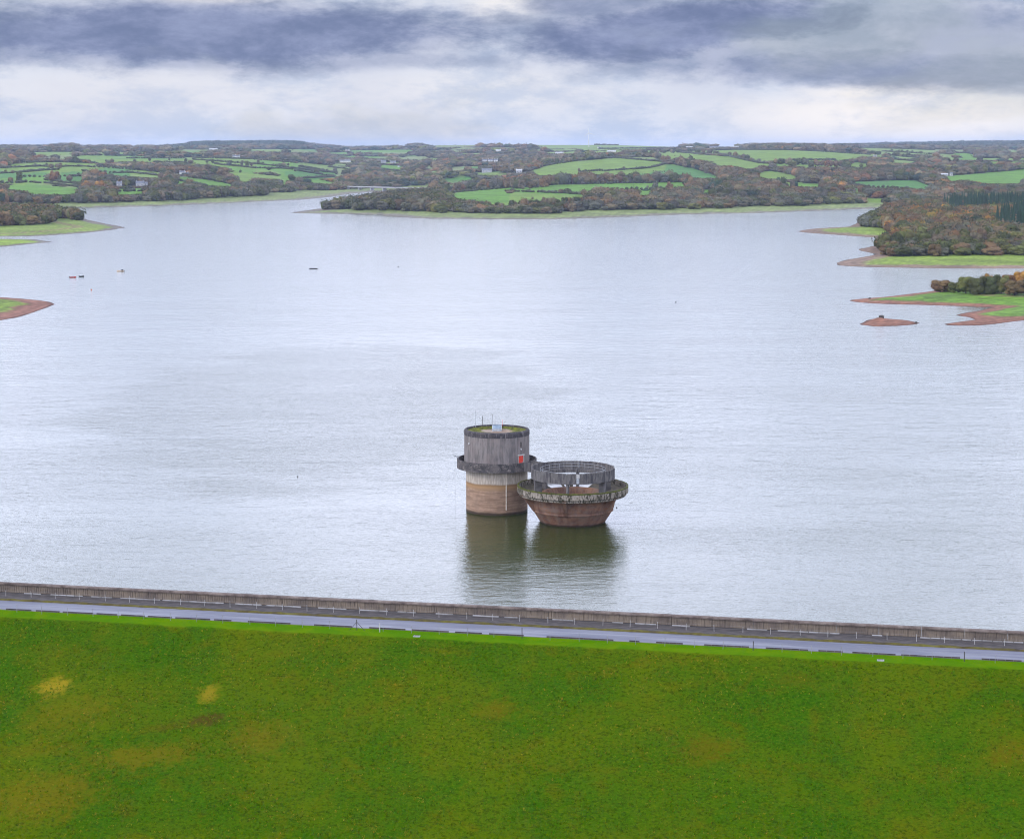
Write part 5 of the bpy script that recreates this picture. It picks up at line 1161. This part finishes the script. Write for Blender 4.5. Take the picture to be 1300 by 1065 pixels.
# the rest of the wood as one mass
R = np.concatenate([T, TONE[:, None]], 1)[~chosen]; Vs, Fs, Cs = [], [], []; off = 0
def batch(sub, ICO, lobes, leafn):
    global off
    v0, f0 = ICO; n = len(sub)
    if not n: return
    base = np.array([PAL[int(c)] for c in sub[:, 5]]) * sub[:, 6:7] * rng.uniform(.70, 1.35, (n, 1)) * rng.uniform(.93, 1.07, (n, 3))
    for L_ in range(lobes):
        sc = 1.0 if L_ == 0 else rng.uniform(.45, .75, n)
        o_ = np.zeros((n, 3)) if L_ == 0 else np.stack([rng.uniform(-.6, .6, n) * sub[:, 3], rng.uniform(-.6, .6, n) * sub[:, 3], rng.uniform(.0, .55, n) * sub[:, 4]], 1)
        v = np.repeat(v0[None], n, 0) * (1 + rng.normal(0, .13, (n, len(v0), 1)) * .7)
        v[..., 0] *= (sub[:, 3] * sc)[:, None]; v[..., 1] *= (sub[:, 3] * sc)[:, None]
        v[..., 2] = (v[..., 2] + 1) * (sub[:, 4] * (.5 if L_ == 0 else .28))[:, None]
        v += (sub[:, :3] + o_)[:, None, :]
        v[..., 2] -= .3
        Vs.append(v.reshape(-1, 3)); Fs.append((f0[None] + (np.arange(n) * len(v0))[:, None, None] + off).reshape(-1, 3)); off += n * len(v0)
        Cs.append(np.repeat(base * rng.uniform(.85, 1.15, (n, 1)), len(v0), 0))
    k = leafn
    dr_ = rng.normal(size=(n, k, 3)); dr_ /= np.linalg.norm(dr_, axis=2)[..., None]; dr_[..., 2] = np.abs(dr_[..., 2])
    p = dr_ * np.stack([sub[:, 3], sub[:, 3], sub[:, 4] * .5], 1)[:, None] * rng.uniform(.9, 1.2, (n, k, 1)) * rng.uniform(1, 1.12, (n, k, 1)); p[..., 2] += sub[:, 4][:, None] * .5
    p += sub[:, None, :3]; e1 = rng.normal(size=(n, k, 3)); e1 /= np.linalg.norm(e1, axis=2)[..., None]; e2 = rng.normal(size=(n, k, 3)); e2 /= np.linalg.norm(e2, axis=2)[..., None]
    s_ = (sub[:, 3] * .16)[:, None, None] * rng.uniform(.6, 1.4, (n, k, 1))
    tri = np.stack([p - e1 * s_, p + e1 * s_, p + e2 * s_], 2).reshape(-1, 3)
    Vs.append(tri); Fs.append(np.arange(len(tri)).reshape(-1, 3) + off); off += len(tri); Cs.append(np.repeat(base * 1.05, k * 3, 0))
cm = R[:, 5] == CONI
near = (~cm) & (R[:, 1] < 3300)
batch(R[near], ICO2, 1, 60); batch(R[(~cm) & ~near], ICO1, 2, 10)
for X, Y, Z, r, h, c, _t in R[cm]:
    v, f = random.choice(CONA); k = h * .5 * r / 3.6
    Vs.append(v * (k, k, h) + (X, Y, Z)); Fs.append(f + off); off += len(v); Cs.append(np.repeat(np.array([PAL[CONI]]) * rng.uniform(.8, 1.25), len(v), 0))
tag(link('woodland', np_mesh('woodland', np.concatenate(Vs), np.concatenate(Fs), leafs, np.concatenate(Cs))), 'mixed autumn woodland covering the far shores and hills', 'woodland', kind='stuff')

# hedges between the fields
HEDGES = [
 ([(-100, 219), (0, 214.3), (50, 212), (60, 212.5), (105, 212), (165, 215.5)], 'second from the top of the far left hillside'),
 ([(-60, 235), (0, 233), (42, 232.5), (60, 233.5), (104, 239)], 'above the lowest and largest far left field'), ([(57, 229.5), (105, 235.5)], 'short slanting one above the pale strip on the far left'),
 ([(0, 221), (30, 219.5), (58, 217), (77, 216)], 'curving through the far left fields above the dark tall tree'), ([(28, 225), (105, 224.8)], 'level one halfway up the far left hillside'),
 ([(0, 212), (20, 207.5), (85, 206), (125, 208)], 'topmost of the far left hillside under the wood'), ([(105, 218), (143, 220), (165, 220.5)], 'behind the rusty clump on the far left'),
 ([(160, 215.5), (205, 218.5)], 'upper of the pair left of the white cottage'), ([(160, 219.5), (205, 224)], 'lower of the pair left of the white cottage'),
 ([(160, 201.5), (235, 201.5)], 'under the wood left of the upper white farmhouse'), ([(195, 206.5), (245, 207.5)], 'below the small pale upper fields'),
 ([(244, 200.8), (325, 202.5)], 'just below the upper white farmhouse'), ([(245, 203.3), (325, 209)], 'second below the upper white farmhouse'), ([(272, 209), (325, 214.3)], 'third below the upper white farmhouse'),
 ([(232, 222.5), (265, 227), (312, 235.5)], 'long slanting one running right from the white cottage'), ([(222, 229), (262, 237)], 'along the lower side of the field right of the white cottage'), ([(143, 244.5), (186, 243)], 'across the small bright field just above the left shore wood'),
 ([(320, 202.5), (378, 207.5)], 'along the top of the fields left of the inlet'), ([(320, 208), (362, 213), (425, 220)], 'long slanting one in the fields left of the inlet'),
 ([(320, 214), (362, 215), (425, 225)], 'lower slanting one in the fields left of the inlet'), ([(380, 212), (417, 218), (425, 218.5)], 'short one in the upper fields left of the inlet'),
 ([(425, 213), (427, 222)], 'running up the slope at the right end of the inlet fields'), ([(385, 227), (425, 225)], 'lowest of the fields left of the inlet'), ([(417, 212.5), (445, 215.5)], 'topmost at the right end of the inlet fields'),
 ([(480, 215), (512, 218.5)], 'below the lone bright field in the central woods'), ([(560, 246.5), (645, 239)], 'under the tree row on the central peninsula'),
 ([(640, 239), (712, 234.5), (800, 233.5), (873, 231.5)], 'under the tree row right of the peninsula centre'), ([(648, 243.7), (700, 245.7), (750, 248)], 'splitting the bright peninsula field'),
 ([(750, 241.5), (805, 241.5), (873, 240.5), (905, 241)], 'below the two tree clumps at the right of the peninsula fields'), ([(735, 218.8), (770, 217.8), (805, 215.5), (830, 213), (847, 208)], 'curving between the two large hill fields'),
 ([(690, 211.5), (735, 204.3), (780, 200.7), (845, 206.5)], 'along the top of the large olive hill field'), ([(848, 207.5), (890, 216), (922, 226)], 'along the wood at the right of the hill fields'),
 ([(862, 194), (925, 199), (965, 208)], 'above the long curved field'), ([(914, 190.7), (1020, 191.2)], 'under the skyline above the right upper field'), ([(1020, 191.5), (1105, 197)], 'continuing right above the right upper field'),
 ([(1060, 231.5), (1130, 229), (1165, 228.7)], 'along the top of the bright green field beyond the headland'), ([(1060, 232.5), (1100, 238), (1160, 241)], 'along the foot of the bright green field beyond the headland'),
 ([(1167, 231), (1195, 241.5), (1205, 243)], 'slanting down right of the bright green field'), ([(1195, 224.3), (1230, 221.3), (1300, 215.3), (1400, 212)], 'along the top of the large field above the pines'),
 ([(1090, 187.8), (1187, 191)], 'topmost of the pale strip fields at the right'), ([(1120, 192.5), (1187, 196.5)], 'second of the pale strip fields at the right'), ([(1130, 197.8), (1187, 203)], 'third of the pale strip fields at the right'),
 ([(1130, 202.5), (1168, 206)], 'lowest of the pale strip fields at the right'), ([(675, 183.6), (865, 185.6)], 'on the skyline beside the wind turbine'), ([(760, 189.6), (865, 188.2)], 'below the pale skyline field'), ([(990, 204.3), (1060, 203.5)], 'at the foot of the right upper field')]
hedgem = mottled('hedge_leaves', (0.026, 0.036, 0.014), (0.060, 0.058, 0.026), 0.4, bmp=0)
for pts, wh in HEDGES:
    P3 = []
    for (x0, y0), (x1, y1) in zip(pts[:-1], pts[1:]):
        n = max(1, int(math.hypot(x1 - x0, (y1 - y0) * 2) / 6))
        for i in range(n): P3.append(unproj_hill(x0 + (x1 - x0) * i / n, y0 + (y1 - y0) * i / n))
    P3.append(unproj_hill(*pts[-1])); P3 = np.array(P3); Vh, Fh = [], []; o_ = 0; v0, f0 = ICO1
    cen = P3.mean(0)
    for a_, b_ in zip(P3[:-1], P3[1:]):
        Ls = np.linalg.norm(b_ - a_); 
        if Ls > 900: continue
        n = max(1, int(Ls / 4.0))
        for i in range(n):
            u_ = (i + .5) / n; p = a_ * (1 - u_) + b_ * u_; sc = 1 + .25 * max(0, (p[1] - 3000) / 3000)
            z, _, _ = land(np.array([p[0]]), np.array([p[1]]))
            r = 2.6 * rng.uniform(.85, 1.3) ; h_ = 1.8 * sc * rng.uniform(.7, 1.35)
            Vh.append(v0 * (1 + rng.normal(0, .12, (len(v0), 1))) * (r, r, h_) + (p[0] - cen[0], p[1] - cen[1], float(z[0]) - cen[2] + h_ * .75)); Fh.append(f0 + o_); o_ += len(v0)
    ho = link('hedge', np_mesh('hedge', np.concatenate(Vh), np.concatenate(Fh), hedgem)); ho.location = cen
    tag(ho, 'dark field hedge ' + wh, 'hedge', 'hedges dividing the far fields')

# ------------------------------------------------------------------ houses
whitew = mottled('render_white', (0.55, 0.54, 0.52), (0.66, 0.65, 0.62), .8, bmp=0)
greyw = mottled('stone_grey', (0.30, 0.30, 0.31), (0.42, 0.41, 0.41), .8, bmp=0)
slate = mottled('slate_roof', (0.11, 0.12, 0.14), (0.19, 0.20, 0.23), .8, .6, bmp=0)
tin = mottled('pale_sheet_roof', (0.38, 0.39, 0.40), (0.50, 0.50, 0.50), .8, .5, bmp=0)
glass = mottled('window_dark', (0.03, 0.035, 0.04), (0.06, 0.065, 0.07), 1.0, .15, bmp=0)
HS = [(231.5, 222, 10, 6, 0, 'white cottage at the left end of the long slanting hedge', whitew, slate), (237, 222.5, 6, 5, .3, 'low white outbuilding beside the white cottage', whitew, slate),
      (297.5, 200.8, 8, 7, 0, 'left of the two white blocks of the upper farmhouse', whitew, slate), (302, 200.8, 10, 6, .2, 'right of the two white blocks of the upper farmhouse', whitew, slate),
      (271, 190.5, 26, 5, 0, 'long pale roofed barn on the ridge above the farmhouse', whitew, tin), (434.5, 206.5, 14, 7, .1, 'left white house in the woods beyond the inlet', whitew, slate),
      (441.5, 207, 14, 8, -.1, 'right white house in the woods beyond the inlet', whitew, slate), (506, 212.5, 4, 4, 0, 'tiny white hut at the edge of the lone central field', whitew, slate),
      (151.5, 237, 8, 7, 0, 'blue grey house behind the orange tree on the left hill', greyw, slate), (178, 237, 13, 8, .1, 'wide grey farmhouse above the small bright field', greyw, slate), (184, 236.5, 8, 6, .5, 'small grey barn right of the wide grey farmhouse', greyw, slate),
      (615.5, 206, 12, 7, 0, 'leftmost white house of the hill village', whitew, slate), (622.5, 206, 11, 7, .2, 'middle white house of the hill village', whitew, slate), (629.5, 206, 10, 7, -.2, 'rightmost white house of the hill village', whitew, slate),
      (632.5, 193, 16, 7, 0, 'pale house on the slope high above the hill village', whitew, tin), (618, 219.5, 20, 8, 0, 'large grey roofed house below the hill village', greyw, slate), (659, 220, 12, 7, 0, 'pale gabled house at the edge of the large hill field', greyw, tin),
      (710, 196, 24, 6, 0, 'long white barn in the woods above the large hill field', whitew, tin), (776.5, 193.5, 24, 5, 0, 'low white roofed barn below the skyline field', whitew, tin), (760.5, 188.5, 10, 5, 0, 'tiny white house on the skyline field', whitew, slate),
      (1207.5, 223.5, 5, 6, 0, 'small white hut on the top edge of the large right field', whitew, slate), (1199, 224, 12, 5, 0, 'pale barn at the corner of the large right field', greyw, tin), (1111, 200, 8, 5, 0, 'tiny white cottage at the end of the right upper field', whitew, slate),
      (441, 191.8, 16, 6, 0, 'white farm high on the skyline beyond the inlet', whitew, slate), (875, 188.5, 22, 6, 0, 'pale roofed barn left on the skyline farmstead', greyw, tin), (906, 189, 26, 7, 0, 'grey roofed barn in the middle of the skyline farmstead', greyw, slate),
      (921, 187.5, 30, 8, 0, 'wide pale barn of the skyline farmstead', greyw, tin), (934, 188, 20, 6, 0, 'pale roofed barn right on the skyline farmstead', whitew, tin), (487, 207.5, 14, 7, 0, 'grey house above the lone bright field', greyw, slate), (499, 208, 14, 7, .2, 'grey roofed house above the right end of the lone bright field', greyw, slate)]
for xp, yp, wd, ht, rz, lb, wmat, rmat in HS:
    X, Y, Z = unproj_hill(xp, yp); k = .85; wd *= k; ht *= k; dp = min(wd * .6, 8)
    e = empty('farm_building' if 'barn' in lb else 'house', (X, Y, Z), rz, lb, 'barn' if 'barn' in lb else 'house')
    wh_ = ht * .62; m_ = MB()
    m_.add([(-wd / 2, -dp / 2, -1), (wd / 2, -dp / 2, -1), (wd / 2, dp / 2, -1), (-wd / 2, dp / 2, -1), (-wd / 2, -dp / 2, wh_), (wd / 2, -dp / 2, wh_), (wd / 2, dp / 2, wh_), (-wd / 2, dp / 2, wh_), (-wd / 2, 0, ht * .97), (wd / 2, 0, ht * .97)],
           [(0, 1, 5, 4), (2, 3, 7, 6), (1, 2, 6, 9, 5), (3, 0, 4, 8, 7)]); m_.build('wall', wmat, e)
    m_ = MB(); ov = .35
    for s_ in (-1, 1):
        m_.add([(-wd / 2 - ov, s_ * (dp / 2 + ov), wh_ - ov * .4), (wd / 2 + ov, s_ * (dp / 2 + ov), wh_ - ov * .4), (wd / 2 + ov, 0, ht), (-wd / 2 - ov, 0, ht),
                (-wd / 2 - ov, s_ * (dp / 2 + ov), wh_ - ov * .4 + .2), (wd / 2 + ov, s_ * (dp / 2 + ov), wh_ - ov * .4 + .2), (wd / 2 + ov, 0, ht + .2), (-wd / 2 - ov, 0, ht + .2)],
               [(0, 1, 2, 3), (4, 5, 6, 7), (0, 1, 5, 4), (1, 2, 6, 5), (3, 0, 4, 7)])
    rf = m_.build('roof', rmat, e)
    if 'barn' not in lb and 'hut' not in lb:
        for s_ in (-1, 1):
            m_ = MB(); m_.box((s_ * (wd / 2 - .6), 0, ht + .6), (.9, .7, 1.5)); m_.build('chimney', wmat, rf)
    if ht > 4:
        nW = max(1, int(wd / 5))
        for q_ in range(nW):
            m_ = MB(); m_.box(((q_ - (nW - 1) / 2) * wd / nW, -dp / 2 - .02, wh_ * .55), (1.0, .1, 1.1)); m_.build('window', glass, e)

# road bridge over the far inlet
bx0, by0 = ground(404, 236.9, 5.0); bx1, by1 = ground(545, 240.0, 5.0)
bx0, by0, bx1, by1 = map(float, (bx0, by0, bx1, by1)); L = math.hypot(bx1 - bx0, by1 - by0)
rb = empty('road_bridge', (bx0, by0, 5.5), math.atan2(by1 - by0, bx1 - bx0), 'long low pale road bridge crossing the far inlet behind the peninsula', 'bridge')
m_ = MB(); m_.box((L / 2, 0, -.2), (L, 9, 0.7)); m_.build('deck', greyw, rb)
for s_ in (-1, 1):
    m_ = MB(); m_.box((L / 2, s_ * 4.6, .55), (L, .3, .9)); m_.build('parapet', greyw, rb)
for i in range(9):
    m_ = MB(); m_.box((L * (i + .5) / 9, 0, -3.6), (1.6, 7, 6.6)); m_.build('pier', greyw, rb)

# wind turbine on the skyline
X, Y, Z = unproj_hill(747.5, 187.2); kk = Y / F
wt_ = empty('wind_turbine', (X, Y, Z), 0, 'white three-bladed wind turbine standing on the skyline', 'wind turbine')
hub = (187.2 - 169.5) * kk
m_ = MB(); m_.tube((0, 0, -2), (0, 0, hub), 1.5, 12, .95); m_.build('tower', whitew, wt_, smooth=True)
m_ = MB(); m_.box((0, .6, hub + .3), (2.0, 5.5, 2.2)); m_.build('nacelle', whitew, wt_, bevel=.3)
m_ = MB(); m_.tube((0, -2.2, hub + .3), (0, -3.6, hub + .3), 1.2, 10, .4); hb_ = m_.build('hub', whitew, wt_)
for i in range(3):
    a = math.radians(100 + 120 * i); d_ = Vector((math.cos(a), 0, math.sin(a))); p_ = Vector((0, -3.1, hub + .3)); m_ = MB(); Lb = 8.3 * kk
    n_ = Vector((-math.sin(a), 0, math.cos(a))); vs = []
    for u_, w_ in ((0, .55), (.15, 1.1), (.5, .8), (1, .2)):
        q = p_ + d_ * (Lb * u_)
        vs += [q - n_ * w_, q + Vector((0, -.18, 0)), q + n_ * w_ * .7, q + Vector((0, .18, 0))]
    m_.add(vs, [(i_ * 4 + j, i_ * 4 + (j + 1) % 4, i_ * 4 + 4 + (j + 1) % 4, i_ * 4 + 4 + j) for i_ in range(3) for j in range(4)] + [(0, 1, 2, 3), (12, 13, 14, 15)]); m_.build('blade', whitew, wt_)

# ------------------------------------------------------------------ haze
hz = bpy.data.materials.new('haze_air'); hz.use_nodes = True; nt = hz.node_tree; nt.nodes.clear()
o_ = nt.nodes.new('ShaderNodeOutputMaterial'); v_ = nt.nodes.new('ShaderNodeVolumePrincipled')
v_.inputs['Color'].default_value = (0.62, 0.74, 0.98, 1); v_.inputs['Density'].default_value = 0.000042; v_.inputs['Anisotropy'].default_value = 0.2
nt.links.new(v_.outputs[0], o_.inputs['Volume'])
m_ = MB(); m_.box((0, 8000, 45), (24000, 22500, 150)); ho = m_.build('haze', hz); tag(ho, 'thin bluish air over lake and hills', kind='stuff')
ho.data.materials[0] = hz
